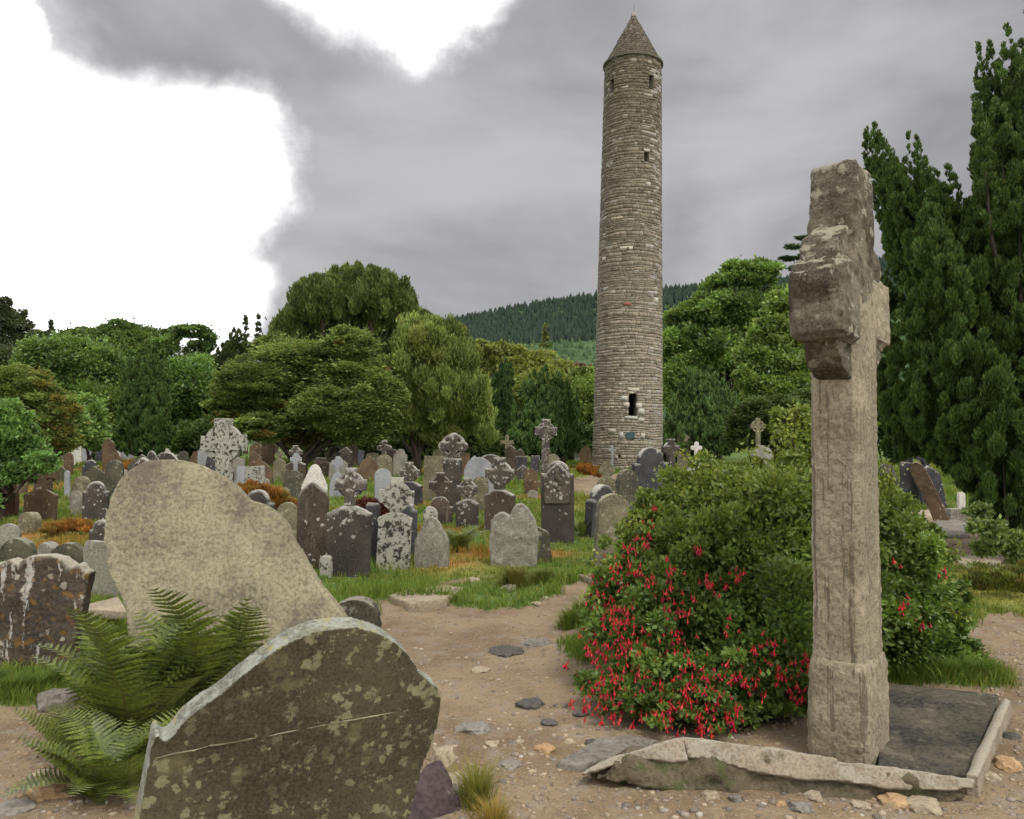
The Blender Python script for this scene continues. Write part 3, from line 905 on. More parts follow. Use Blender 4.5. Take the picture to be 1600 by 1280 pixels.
def tree(name, label, base_px, d, lobes, leaf_px=5.5, asp=0.5, cover=1.7, mode='out', base=(0.07, 0.11, 0.03), k=16, depth_jit=2.0, tint=None, tintp=0.0,
         r0=0.25, mat=None, cat='tree', group=None, flat=0.8, jit=0.22, rr=(0.24, 0.42), seed=1, trunk=True, topbias=0.15, limbs=None, zmin=None):
    b = P(base_px[0], base_px[1], d)
    b.z = float(gz(b.x, b.y)) - 0.05
    C, R = lobes_world(lobes, d, depth_jit, seed)
    cs, rs = subclumps(C, R, k, rr, topbias, flat)
    ls = leaf_px * d / FPX
    cs = np.concatenate([cs, np.array([tuple(q) for q in C])]); rs = np.concatenate([rs, np.array(R) * 0.86])
    area = 4 * math.pi * (rs.mean(1) ** 2)
    area[-len(C):] *= 0.8
    cnt = np.maximum(6, (area * cover / (ls * ls * asp * 0.5)).astype(int))
    pos, ax, ln, wd, col = clumps_to_leaves(cs, rs, cnt, ls, asp, mode, base, jit, tint, tintp)
    keep = pos[:, 2] > b.z + (0.05 if zmin is None else zmin)
    pos, ax, ln, wd, col = pos[keep], ax[keep], ln[keep], wd[keep], col[keep]
    t = empty(name, b, (0, 0, 0), label, cat, group)
    link('crown', leaf_mesh('crown', pos - np.array(b), ax, ln, wd, col), mat or M_LEAF, t)
    if trunk:
        tops = [c - b for c in C][:9] if limbs is None else [P(x, y, d) - b for x, y in limbs]
        link('trunk', trunk_mesh(b, tops, r0), M_BARK, t)
    return t


def plume_tree(name, label, base_px, d, plumes, leaf_px=6.0, asp=0.26, base=(0.035, 0.065, 0.022), tipc=(0.07, 0.12, 0.03), dens=1.0, mode='up', depth=None,
               mat=None, r0=0.3, group=None, seed=3, flame=0.35, bump=0.32, cat='tree'):
    """upright yews: each plume is (x tip, y tip, x foot, y foot, half width px, depth offset)"""
    b = P(base_px[0], base_px[1], d); b.z = float(gz(b.x, b.y)) - 0.05
    allp, alla, alll, allw, allc = [], [], [], [], []
    bm = bmesh.new()
    ls = leaf_px * d / FPX
    for (xt, yt, xf, yf, hw, dz) in plumes:
        dd = d + dz
        tip = np.array(P(xt, yt, dd)); foot = np.array(P(xf, yf, dd + rng.uniform(-.3, .3) * hw / FPX * d)); r = hw / FPX * dd
        L = np.linalg.norm(tip - foot)
        # tufts along the plume
        m = max(6, int(L / r * 7))
        t = rng.uniform(0, 1, m) ** 0.9
        prof = np.clip(np.minimum((1.02 - t) * 2.6, 0.55 + 0.6 * t), 0.10, 1.0) ** 0.8
        a = rng.uniform(0, 2 * np.pi, m)
        ctr = foot + (tip - foot) * t[:, None] + np.stack([np.cos(a), np.sin(a), np.zeros(m)], 1) * (r * prof * 0.72)[:, None]
        rad_ = (r * bump * rng.uniform(0.75, 1.3, m) * np.clip(prof, 0.45, 1))[:, None] * np.array([[1, 1, 1.5]])
        area = 4 * math.pi * rad_.mean(1) ** 2
        cnt = np.maximum(5, (area * 1.5 * dens / (ls * ls * asp * 0.5)).astype(int))
        u = rng.uniform(0, 1)
        bc = np.array(base) * rng.uniform(0.85, 1.15)
        pos, ax, ln, wd, col = clumps_to_leaves(ctr, rad_, cnt, ls, asp, mode, bc, 0.2)
        # fresh growth at the outside of each tuft
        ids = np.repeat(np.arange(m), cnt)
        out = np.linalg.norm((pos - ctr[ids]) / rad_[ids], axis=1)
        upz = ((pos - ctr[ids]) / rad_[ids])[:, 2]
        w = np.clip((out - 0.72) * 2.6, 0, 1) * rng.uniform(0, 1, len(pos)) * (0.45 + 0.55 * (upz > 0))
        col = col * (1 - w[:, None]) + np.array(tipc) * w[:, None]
        allp.append(pos); alla.append(ax); alll.append(ln); allw.append(wd); allc.append(col)
        if d < 20 and xf < 1520: continue
        tube(bm, [Vector((0, 0, 0.2))] + wander(Vector((0, 0, min(1.3, 0.14 * L + .3))), Vector(foot) - b, 4, 0.05) + [Vector(foot + (tip - foot) * 0.6) - b], [r0 * 0.4, r0 * 0.36, r0 * 0.26, r0 * 0.2, r0 * 0.13, r0 * 0.03], 6)
    pos = np.concatenate(allp); keep = pos[:, 2] > b.z + 0.1
    t = empty(name, b, (0, 0, 0), label, cat, group)
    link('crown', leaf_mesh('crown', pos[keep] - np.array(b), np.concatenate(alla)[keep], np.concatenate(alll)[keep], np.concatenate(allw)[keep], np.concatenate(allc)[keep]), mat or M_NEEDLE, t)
    tube(bm, [Vector((0, 0, -0.3)), Vector((0.02, 0, 0.5)), Vector((0, 0.03, 1.2))], [r0 * 1.3, r0, r0 * 0.7], 10)
    link('trunk', bm_mesh(bm, 'trunk', 50), M_BARK, t)
    return t

OLIVE = (0.172, 0.189, 0.051); RUSTY = (0.250, 0.141, 0.038)
BK = 'trees behind the graveyard'
tree('yew_tree', 'huge domed dark olive yew rising highest left of the tower', (548, 722), 50, [(550, 490, 100, 66, 1), (500, 530, 85, 66), (605, 530, 80, 66), (548, 450, 66, 34, 0), (592, 462, 50, 40), (500, 470, 45, 40), (628, 500, 34, 50), (462, 525, 38, 45),
     (550, 585, 120, 70), (480, 600, 80, 60), (610, 610, 70, 60), (410, 635, 60, 44, 3), (540, 655, 100, 36, 3), (630, 650, 80, 40, 3), (470, 655, 80, 36, 3), (700, 640, 60, 44, 4), (380, 600, 36, 40, 4), (500, 452, 11, 22), (520, 436, 9, 19), (560, 428, 9, 18), (602, 440, 9, 20), (626, 462, 11, 24), (642, 492, 10, 26), (472, 486, 11, 26), (452, 516, 10, 24), (580, 430, 8, 16), (540, 426, 8, 15), (486, 468, 9, 20), (614, 450, 8, 18), (436, 540, 12, 22)], 6.5, 0.30, 1.6, 'up', (0.120, 0.154, 0.042), 60, 2.2, None, 0, 0.55, M_NEEDLE, group=BK, jit=0.17, rr=(0.10, 0.20), seed=2, topbias=0.2, flat=1.9)
tree('yew_tree', 'broad spreading olive yew with low layered boughs behind the tall wheel cross', (470, 722), 37, [(400, 596, 62, 30), (470, 560, 75, 34), (545, 585, 62, 36), (372, 634, 44, 28), (440, 620, 70, 34), (520, 640, 64, 40), (400, 668, 50, 24), (470, 672, 52, 30), (545, 540, 45, 30), (585, 620, 46, 46), (430, 545, 40, 24), (560, 670, 55, 26), (350, 612, 24, 16), (360, 655, 28, 20)],
     6.0, 0.34, 1.8, 'flat', (0.150, 0.199, 0.054), 34, 1.5, RUSTY, 0.025, 0.3, M_NEEDLE, group=BK, flat=0.65, rr=(0.18, 0.36), seed=3, limbs=[(430, 680), (405, 660), (520, 650), (470, 600), (560, 650)])
tree('yew_tree', 'yellowish green yew with upswept boughs and bare trunks near the mound of crosses', (648, 728), 39, [(670, 540, 60, 40), (715, 560, 40, 36), (640, 590, 60, 50), (700, 610, 60, 45), (740, 610, 34, 34), (650, 645, 60, 34), (715, 655, 52, 28), (752, 650, 26, 26), (655, 508, 38, 22), (700, 520, 30, 26), (690, 680, 40, 20), (760, 680, 20, 18)],
     6.5, 0.30, 1.7, 'up', (0.171, 0.218, 0.059), 44, 1.6, (0.234, 0.250, 0.067), 0.15, 0.28, M_NEEDLE, group=BK, rr=(0.12, 0.25), flat=1.5, seed=4, limbs=[(640, 640), (668, 640), (620, 650), (700, 640), (655, 600)])


def fan(x0, x1, ytop, ybot, n, hw, curve=0.0, seed=1, dz=2.0, foot_pull=0.35, rows=3):
    """plumes of a fan-shaped upright yew between two pixel columns"""
    r_ = random.Random(seed); out = []
    cx = (x0 + x1) / 2
    for row in range(rows):
        f = row / max(1, rows - 1)
        for i in range(n):
            u = (i + 0.5 + r_.uniform(-.3, .3)) / n * 2 - 1
            yt = ytop + (ybot - ytop) * (0.52 * f + curve * u * u * 0.5) + r_.uniform(-6, 10)
            x = cx + u * (x1 - x0) / 2 * (0.86 + 0.14 * f)
            ln = (ybot - ytop) * r_.uniform(0.42, 0.62)
            yf = min(ybot - 4, yt + ln)
            out.append((x, yt, cx + (x - cx) * (1 - foot_pull), yf, hw * r_.uniform(0.8, 1.2), -dz * f + r_.uniform(-.5, .5) + dz * 0.5 * abs(u)))
    return out

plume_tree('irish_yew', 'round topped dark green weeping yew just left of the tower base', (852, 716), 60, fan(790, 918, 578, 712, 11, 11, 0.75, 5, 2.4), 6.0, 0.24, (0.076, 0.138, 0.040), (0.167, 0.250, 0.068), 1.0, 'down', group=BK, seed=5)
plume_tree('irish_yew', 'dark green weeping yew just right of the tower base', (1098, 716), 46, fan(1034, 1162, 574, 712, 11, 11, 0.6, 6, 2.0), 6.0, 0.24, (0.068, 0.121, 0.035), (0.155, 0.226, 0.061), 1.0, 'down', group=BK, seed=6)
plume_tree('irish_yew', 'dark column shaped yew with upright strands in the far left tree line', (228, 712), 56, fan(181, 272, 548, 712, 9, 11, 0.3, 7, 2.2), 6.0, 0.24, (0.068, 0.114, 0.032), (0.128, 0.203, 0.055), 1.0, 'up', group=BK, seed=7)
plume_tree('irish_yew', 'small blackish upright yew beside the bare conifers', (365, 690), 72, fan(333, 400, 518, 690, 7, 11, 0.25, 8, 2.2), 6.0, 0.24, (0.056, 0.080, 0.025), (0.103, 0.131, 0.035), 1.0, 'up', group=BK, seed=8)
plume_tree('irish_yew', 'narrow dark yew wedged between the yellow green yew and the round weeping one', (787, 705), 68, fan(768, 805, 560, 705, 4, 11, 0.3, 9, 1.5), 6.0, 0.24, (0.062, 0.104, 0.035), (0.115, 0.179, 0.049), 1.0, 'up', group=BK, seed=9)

G1 = (0.170, 0.250, 0.068)
tree('broadleaf_tree', 'full dark green broadleaf tree filling the left tree line', (110, 700), 74, [(105, 560, 66, 42), (60, 590, 50, 44), (150, 570, 56, 42), (110, 620, 72, 44), (155, 640, 50, 44), (50, 640, 50, 40), (100, 670, 60, 30)], 6.0, 0.55, 1.6, 'out', (0.142, 0.217, 0.059), 20, 3, (0.185, 0.250, 0.067), 0.12, 0.4, group=BK, seed=11)
tree('broadleaf_tree', 'wide flat topped tree against the white sky on the left', (185, 700), 100, [(190, 520, 44, 20), (225, 530, 40, 22), (150, 532, 44, 22), (118, 530, 36, 18), (250, 545, 26, 24), (195, 555, 60, 34), (150, 580, 50, 50), (225, 600, 50, 60)], 5.5, 0.55, 1.6, 'out', (0.119, 0.181, 0.049), 20, 3, None, 0, 0.5, group=BK, seed=12)
tree('broadleaf_tree', 'thin domed tree with bright sky showing through its crown', (300, 700), 94, [(300, 517, 36, 11), (324, 530, 16, 16), (270, 522, 20, 11), (308, 547, 24, 15), (262, 540, 20, 18), (300, 575, 44, 26), (270, 600, 40, 40), (325, 610, 40, 40)], 5.0, 0.55, 1.35, 'out', (0.119, 0.189, 0.051), 16, 3, None, 0, 0.3, group=BK, seed=13)
tree('broadleaf_tree', 'mid green leafy tree beside the upright yew on the left', (310, 700), 66, [(300, 600, 44, 44), (322, 645, 40, 40), (280, 650, 36, 40), (310, 680, 40, 24)], 6.0, 0.55, 1.7, 'out', (0.133, 0.221, 0.060), 20, 2, None, 0, 0.3, group=BK, seed=14)
tree('broadleaf_tree', 'light green bushy tree at the foot of the left tree line', (140, 706), 48, [(140, 655, 28, 36), (120, 668, 26, 32), (150, 690, 20, 18)], 6.5, 0.55, 1.7, 'out', (0.160, 0.250, 0.067), 18, 1.2, None, 0, 0.15, group=BK, seed=15)
tree('yew_tree', 'golden olive yew at the left edge of the photo', (55, 712), 29, [(12, 600, 46, 34), (55, 622, 46, 30), (95, 640, 28, 28), (20, 640, 50, 40), (75, 665, 42, 28), (105, 690, 22, 16), (-40, 630, 50, 60), (60, 590, 22, 14)], 6.0, 0.32, 1.7, 'flat', (0.182, 0.231, 0.062), 30, 1.0, (0.250, 0.187, 0.050), 0.10, 0.2, M_NEEDLE, group=BK, flat=0.65, seed=16)
tree('broadleaf_shrub', 'bright green leafy shrub overhanging the red brown headstone', (-5, 790), 16.5, [(0, 660, 44, 34), (34, 700, 40, 30), (0, 715, 48, 34), (68, 722, 26, 18), (-50, 690, 60, 70), (20, 740, 40, 18), (20, 675, 34, 30), (-60, 770, 50, 40)], 6.5, 0.58, 1.9, 'out', (0.145, 0.250, 0.067), 24, 0.7, (0.164, 0.250, 0.067), 0.2, 0.10, cat='shrub', seed=17)
tree('conifer', 'ragged dark conifers on the slope at the far left edge', (8, 690), 125, [(8, 472, 10, 10), (2, 492, 22, 14), (18, 505, 24, 12), (-20, 500, 40, 30), (36, 490, 7, 9), (40, 508, 16, 10), (10, 530, 40, 20), (60, 524, 18, 10), (20, 570, 60, 40)], 5.5, 0.4, 1.5, 'out', (0.081, 0.101, 0.050), 14, 3, None, 0, 0.4, M_NEEDLE, group=BK, seed=18)
tree('conifer', 'tiny spire shaped conifer poking above the left tree line', (80, 690), 130, [(80, 508, 3, 9), (80, 520, 7, 7), (79, 533, 11, 8), (80, 560, 20, 20)], 5.0, 0.4, 1.6, 'flat', (0.081, 0.115, 0.063), 10, 1, None, 0, 0.3, M_NEEDLE, group=BK, seed=19)


def spruce(label, px, ytop, ybase, d, hw, base, tiers, gap=0.6, seed=1, lay=True):
    r_ = random.Random(seed); l = []
    for i in range(tiers):
        f = (i + 0.6) / tiers
        y = ytop + (ybase - ytop) * f
        for s in (-1, 0, 1):
            l.append((px + s * hw * f * 0.6 + r_.uniform(-1, 1), y + abs(s) * 2 + r_.uniform(-2, 2), max(2.5, hw * f * 0.45), max(2.0, (ybase - ytop) / tiers * gap * 0.5), r_.uniform(-.6, .6)))
    return tree('conifer', label, (px, 700), d, l, 5.0, 0.35, 0.8, 'flat', base, 7, 1, None, 0, 0.28, M_NEEDLE, group=BK, seed=seed, limbs=[(px, ytop + 3)], jit=0.15, rr=(0.2, 0.4))

spruce('taller of the two thin see-through conifers beside the domed yew', 384, 490, 600, 104, 16, (0.073, 0.102, 0.046), 12, 0.8, 21)
spruce('second thin see-through conifer standing close to the domed yew', 403, 489, 600, 106, 17, (0.073, 0.102, 0.046), 12, 0.8, 22)
spruce('sparse conifer half hidden by the shoulder of the domed yew', 433, 494, 600, 103, 18, (0.073, 0.102, 0.050), 11, 0.8, 23)
spruce('brownish green conifer standing on the pale hillside left of the tower', 852, 505, 590, 130, 24, (0.138, 0.158, 0.050), 9, 1.1, 24)
tree('broadleaf_tree', 'yellow green spreading tree below the far hill', (815, 690), 108, [(755, 548, 28, 16), (790, 552, 36, 18), (830, 566, 42, 22), (872, 578, 26, 18), (800, 580, 60, 26), (745, 580, 26, 34), (850, 600, 60, 30), (790, 630, 60, 50)], 5.5, 0.55, 1.6, 'out', (0.227, 0.250, 0.067), 20, 3, (0.211, 0.250, 0.067), 0.2, 0.4, group=BK, seed=25)
tree('broadleaf_tree', 'light green tree touching the left edge of the tower', (915, 690), 100, [(915, 592, 24, 20), (930, 620, 24, 34), (905, 630, 26, 40), (925, 670, 30, 26)], 5.5, 0.55, 1.6, 'out', (0.186, 0.250, 0.067), 18, 2, None, 0, 0.3, group=BK, seed=26)
tree('copper_beech', 'small purple brown copper beech left of the tower', (905, 690), 118, [(905, 578, 20, 11), (898, 590, 18, 12), (915, 600, 18, 20)], 5.5, 0.55, 1.7, 'out', (0.142, 0.053, 0.042), 16, 1, None, 0, 0.3, group=BK, seed=27)
tree('broadleaf_tree', 'tall dark green broadleaf tree with a pale crown right of the tower', (1120, 700), 84, [(1165, 432, 42, 26), (1195, 425, 26, 18), (1130, 455, 36, 28), (1105, 490, 40, 34), (1150, 480, 50, 34), (1070, 500, 34, 24), (1060, 540, 36, 40), (1110, 545, 56, 44), (1180, 500, 40, 40), (1150, 590, 60, 40), (1070, 590, 44, 44), (1215, 470, 34, 26), (1100, 640, 60, 50)], 6.0, 0.55, 1.7, 'out', (0.151, 0.232, 0.062), 22, 3, (0.186, 0.250, 0.067), 0.22, 0.5, group=BK, seed=28)
tree('broadleaf_tree', 'bright yellow green broadleaf tree left of the standing cross', (1225, 705), 58, [(1228, 478, 36, 30), (1200, 520, 36, 28), (1250, 520, 36, 36), (1180, 555, 30, 26), (1222, 570, 44, 34), (1195, 610, 40, 26), (1250, 610, 36, 36), (1290, 560, 40, 50), (1165, 590, 20, 20), (1220, 650, 60, 34)], 6.5, 0.55, 1.7, 'out', (0.175, 0.250, 0.067), 22, 2, (0.195, 0.250, 0.067), 0.2, 0.35, group=BK, seed=29)
tree('pine_tree', 'dark flat tiered pine rising behind the standing cross', (1262, 700), 72, [(1256, 372, 13, 4), (1240, 386, 17, 4.5), (1268, 384, 18, 5), (1232, 404, 15, 4.5), (1262, 402, 22, 5), (1245, 419, 16, 5), (1280, 415, 22, 8), (1285, 385, 12, 6), (1290, 440, 20, 14)], 6.0, 0.28, 1.5, 'flat', (0.068, 0.106, 0.050), 14, 1.2, None, 0, 0.3, M_NEEDLE, group=BK, seed=30, limbs=[(1262, 375), (1240, 400), (1280, 400)])
tree('yew_tree', 'shaded spreading yew bough behind the top of the fuchsia', (1190, 712), 42, [(1180, 650, 40, 26), (1225, 640, 44, 24), (1270, 640, 40, 34), (1200, 685, 50, 20), (1160, 680, 30, 26), (1260, 690, 50, 24)], 6.0, 0.3, 1.8, 'flat', (0.093, 0.128, 0.040), 20, 1.5, None, 0, 0.25, M_NEEDLE, group=BK, seed=31)
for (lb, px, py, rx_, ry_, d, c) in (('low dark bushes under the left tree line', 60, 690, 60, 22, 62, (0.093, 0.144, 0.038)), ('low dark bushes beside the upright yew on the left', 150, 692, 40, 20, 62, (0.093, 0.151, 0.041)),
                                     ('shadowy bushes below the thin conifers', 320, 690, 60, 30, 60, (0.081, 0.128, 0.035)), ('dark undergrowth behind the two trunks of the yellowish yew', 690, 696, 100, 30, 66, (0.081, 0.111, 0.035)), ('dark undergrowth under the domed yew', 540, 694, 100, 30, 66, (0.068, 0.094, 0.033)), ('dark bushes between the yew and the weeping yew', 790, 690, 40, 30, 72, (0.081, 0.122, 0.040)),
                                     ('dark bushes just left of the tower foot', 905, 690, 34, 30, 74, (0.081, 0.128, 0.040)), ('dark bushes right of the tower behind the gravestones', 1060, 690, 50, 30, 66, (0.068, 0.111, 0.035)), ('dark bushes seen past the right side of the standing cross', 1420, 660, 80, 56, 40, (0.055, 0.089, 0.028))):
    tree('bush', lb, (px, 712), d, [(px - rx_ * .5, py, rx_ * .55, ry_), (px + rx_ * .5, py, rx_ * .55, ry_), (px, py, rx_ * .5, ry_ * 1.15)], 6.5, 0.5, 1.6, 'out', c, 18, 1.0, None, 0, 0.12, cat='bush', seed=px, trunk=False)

# big upright yew on the right, near
PL = [(1364, 193, 1440, 420, 17, .5), (1380, 225, 1450, 440, 17, .2), (1419, 206, 1470, 420, 12, .3), (1431, 214, 1480, 430, 11, .6), (1400, 270, 1465, 470, 22, .1), (1444, 255, 1490, 450, 17, 0), (1459, 262, 1500, 470, 14, .4), (1482, 258, 1515, 470, 16, .2), (1500, 300, 1530, 500, 20, .3),
      (1528, 66, 1545, 330, 10, .6), (1546, 63, 1560, 330, 11, .5), (1573, 34, 1580, 330, 19, .3), (1602, 18, 1600, 330, 24, .1), (1640, 0, 1630, 330, 34, .4), (1524, 170, 1550, 380, 14, .5), (1560, 150, 1575, 400, 24, -.2), (1590, 255, 1595, 470, 26, -.6), (1545, 250, 1565, 470, 26, -.1), (1620, 160, 1620, 420, 34, -.3), (1540, 200, 1560, 420, 20, .2), (1680, 60, 1650, 400, 44, 0.2),
      (1450, 318, 1490, 540, 25, -.4), (1474, 360, 1510, 560, 25, -.7), (1430, 380, 1480, 590, 25, -.2), (1511, 350, 1535, 560, 27, -.3), (1540, 370, 1560, 600, 30, -.4), (1575, 400, 1590, 640, 32, -.6), (1420, 300, 1475, 520, 19, .1),
      (1410, 430, 1460, 640, 24, -.2), (1440, 470, 1490, 660, 26, -.4), (1494, 490, 1530, 700, 30, -.8), (1537, 518, 1560, 740, 32, -1.0), (1600, 480, 1605, 740, 40, -.9), (1640, 420, 1630, 700, 50, -.5), (1395, 520, 1440, 680, 22, .3), (1392, 590, 1430, 700, 22, .5),
      (1440, 555, 1490, 720, 26, -.5), (1475, 590, 1520, 730, 28, -.6), (1510, 610, 1540, 770, 30, -.9), (1560, 620, 1575, 830, 34, -1.1), (1596, 600, 1600, 850, 36, -1.3), (1420, 620, 1460, 705, 24, .0), (1530, 680, 1560, 820, 28, -.8), (1570, 720, 1585, 850, 26, -1.1), (1500, 640, 1530, 750, 26, -.2), (1455, 640, 1500, 735, 22, -.1),
      (1650, 560, 1630, 830, 50, -1), (1640, 700, 1620, 860, 40, -1.2), (1700, 300, 1660, 700, 60, 0), (1390, 660, 1420, 712, 16, .6), (1380, 320, 1430, 520, 12, 1.2), (1385, 420, 1430, 600, 16, 1.1), (1480, 420, 1520, 640, 30, .6), (1530, 420, 1550, 700, 40, .8), (1580, 300, 1590, 700, 50, .9), (1450, 420, 1500, 640, 30, .9), (1372, 420, 1400, 600, 20, 1.4), (1384, 500, 1410, 690, 24, 1.3), (1376, 580, 1400, 712, 22, 1.4), (1400, 560, 1430, 712, 26, 1.3), (1430, 620, 1450, 716, 26, 1.2), (1352, 200, 1420, 400, 14, .8), (1400, 300, 1450, 500, 26, .9), (1440, 300, 1480, 520, 26, 1.0), (1480, 640, 1530, 770, 30, -.6), (1520, 700, 1565, 845, 30, -.9), (1450, 630, 1500, 740, 26, -.3), (1420, 640, 1470, 722, 24, -.1), (1395, 250, 1450, 430, 20, .4), (1408, 240, 1460, 440, 20, .6), (1470, 290, 1500, 480, 22, .5), (1372, 210, 1430, 420, 20, .6), (1536, 120, 1552, 360, 16, .6), (1555, 110, 1570, 360, 18, .6), (1590, 90, 1592, 360, 26, .4), (1500, 330, 1520, 520, 24, .6), (1350, 215, 1400, 400, 12, .9)]
r_ = random.Random(5)
PL = [(a, b, c, e, f * (1.5 if b < 330 else 1.3), g) for a, b, c, e, f, g in PL]
for _ in range(34):
    x = r_.uniform(1500, 1720); y = r_.uniform(120, 640) + max(0, (1560 - x)) * 1.2
    PL.append((x, y, x + (1600 - x) * .3, y + r_.uniform(150, 220), r_.uniform(18, 30), r_.uniform(-1, 1.2)))
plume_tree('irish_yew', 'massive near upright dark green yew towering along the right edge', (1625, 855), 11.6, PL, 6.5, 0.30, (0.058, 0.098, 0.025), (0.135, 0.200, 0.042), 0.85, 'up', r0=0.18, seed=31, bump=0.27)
# ------------------------------------------------------------------ headstones
GG = 'headstones of the old graveyard'


def outline(kind, w, h, p=None):
    """closed outline, counter-clockwise, from (-w/2, 0) base; u across, v up"""
    hw = w / 2
    top = []
    if kind == 'round':
        k = min(hw, h * 0.6)
        top = [(hw * math.cos(t), h - k + k * math.sin(t)) for t in np.linspace(0, math.pi, 17)]
    elif kind == 'segment':
        k = 0.45 * hw
        top = [(hw * math.cos(t), h - k + k * math.sin(t)) for t in np.linspace(0, math.pi, 15)]
    elif kind == 'gothic':
        k = min(1.25 * hw, h * 0.6)
        r = [(hw * (1 - (i / 9) ** 1.9), h - k + k * (i / 9)) for i in range(10)]
        top = r + [(-a, b) for a, b in r[-2::-1]]
    elif kind == 'ogee':
        k = min(0.95 * w, h * 0.5)
        r = [(hw, h - k), (hw * 0.97, h - k * 0.86), (hw * 0.78, h - k * 0.74), (hw * 0.66, h - k * 0.62), (hw * 0.58, h - k * 0.42), (hw * 0.44, h - k * 0.2), (hw * 0.24, h - k * 0.06), (0, h)]
        top = r + [(-a, b) for a, b in r[-2::-1]]
    elif kind == 'shoulder':
        q = 0.70 * hw; k = min(q, h * 0.5)
        s = h - k - 0.10 * w
        top = [(hw, s - 0.03 * w), (hw * 0.98, s + 0.05 * w), (hw * 0.86, s + 0.055 * w), (q, s + 0.01 * w)] + [(q * math.cos(t), h - k + k * math.sin(t)) for t in np.linspace(0, math.pi, 15)]
        top += [(-q, s + 0.01 * w), (-hw * 0.86, s + 0.055 * w), (-hw * 0.98, s + 0.05 * w), (-hw, s - 0.03 * w)]
    elif kind == 'gable':
        k = min(0.42 * w, h * .5)
        top = [(hw, h - k), (hw * 0.98, h - k * 0.9), (0, h), (-hw * 0.98, h - k * 0.9), (-hw, h - k)]
    elif kind == 'flat':
        top = [(hw, h - 0.03), (hw - 0.02, h), (-hw + 0.02, h), (-hw, h - 0.03)]
    elif kind == 'sloped':      # shoulders falling away from a cross
        q = 0.30 * hw
        k = min(0.24 * w, h * 0.4)
        top = [(hw, h - k), (hw * 1.04, h - k * 0.88), (hw * 1.02, h - k * 0.72), (hw * 0.7, h - k * 0.52), (hw * 0.45, h - k * 0.18), (q, h), (-q, h), (-hw * 0.45, h - k * 0.18), (-hw * 0.7, h - k * 0.52), (-hw * 1.02, h - k * 0.72), (-hw * 1.04, h - k * 0.88), (-hw, h - k)]
    return [(hw, -0.18)] + [(float(a), float(b)) for a, b in top] + [(-hw, -0.18)]


def weather(pts, step=0.05, amp=0.006, seed=0):
    """split the outline finely and let it wobble like worn stone"""
    out = []
    n = len(pts)
    for i in range(n):
        a = Vector(pts[i]); b = Vector(pts[(i + 1) % n])
        m = max(1, int((b - a).length / step))
        for k in range(m):
            q = a.lerp(b, k / m)
            out.append((q.x + amp * mnoise.noise(Vector((q.x * 11, q.y * 11, seed * 3.7))), q.y + amp * mnoise.noise(Vector((q.x * 11, q.y * 11, seed * 3.7 + 50)))))
    return out


def prism(bm, pts, y0, y1, bev=0.012):
    """upright slab from an outline in x,z, from depth y0 (front) to y1"""
    f = [bm.verts.new((a, y0, b)) for a, b in pts]
    g = [bm.verts.new((a, y1, b)) for a, b in pts]
    n = len(pts)
    ff = bm.faces.new(f); gf = bm.faces.new(g[::-1])
    for i in range(n):
        bm.faces.new((f[i], f[(i + 1) % n], g[(i + 1) % n], g[i]))
    if bev:
        ed = list({e for fc in (ff, gf) for e in fc.edges})
        bmesh.ops.bevel(bm, geom=ed, offset=bev, segments=2, affect='EDGES', profile=0.6, clamp_overlap=True)


def slab_mesh(name, pts, thick, bev=0.012, step=0.05, amp=0.006, seed=0):
    bm = bmesh.new()
    prism(bm, weather(pts, step, amp, seed), -thick / 2, thick / 2, bev)
    return bm_mesh(bm, name, 35)


def cross_outline(span, hgt, arm, cz, flare=1.15):
    a = arm / 2; s = span / 2; f = a * flare
    return [(a, 0), (a, cz - a), (s, cz - f), (s, cz + f), (a, cz + a), (f, hgt), (-f, hgt), (-a, cz + a), (-s, cz + f), (-s, cz - f), (-a, cz - a), (-a, 0)]


def cross_mesh(name, span, hgt, arm, cz, thick, z0, seed=0, lobed=False, amp=0.006):
    bm = bmesh.new()
    if lobed:
        pts = []
        a = arm / 2; s = span / 2
        def knob(cx_, cy_, r, t0, t1, n=9): return [(cx_ + r * math.cos(t), cy_ + r * math.sin(t)) for t in np.linspace(t0, t1, n)]
        r = a * 1.25
        pts = [(a, 0), (a, cz - a)] + knob(s - r, cz, r, -2.2, 2.2) + [(a, cz + a)] + knob(0, hgt - r, r, -0.7, math.pi + 0.7) + [(-a, cz + a)] + knob(-s + r, cz, r, math.pi - 2.2, math.pi + 2.2) + [(-a, cz - a), (-a, 0)]
    else:
        pts = cross_outline(span, hgt, arm, cz)
    pts = [(a, b + z0) for a, b in weather(pts, 0.04, amp, seed)]
    prism(bm, pts, -thick / 2, thick / 2, min(0.012, thick * .12))
    return bm_mesh(bm, name, 35)


def ring_mesh(name, r0, r1, cz, thick):
    bm = bmesh.new(); n = 36; R = []
    for r, y in ((r0, -thick / 2), (r1, -thick / 2), (r1, thick / 2), (r0, thick / 2)):
        R.append([bm.verts.new((r * math.cos(2 * math.pi * i / n), y, cz + r * math.sin(2 * math.pi * i / n))) for i in range(n)])
    for q in range(4):
        a, b = R[q], R[(q + 1) % 4]
        for i in range(n):
            bm.faces.new((a[i], a[(i + 1) % n], b[(i + 1) % n], b[i]))
    return bm_mesh(bm, name, 35)


sid = [0]
TAKEN = []
def place(xl, xr, yt, yb, yaw=0, lean=0, side=0):
    """depth from the ground line, metres per pixel, and size of a stone seen between pixel columns xl..xr"""
    cxp = (xl + xr) / 2
    g = G(cxp, yb)
    d = g.y
    g.z = float(surf(g.x, g.y)[0])
    w = (xr - xl) / FPX * d
    h = zat(yt, d) - g.z
    return g, d, w, h


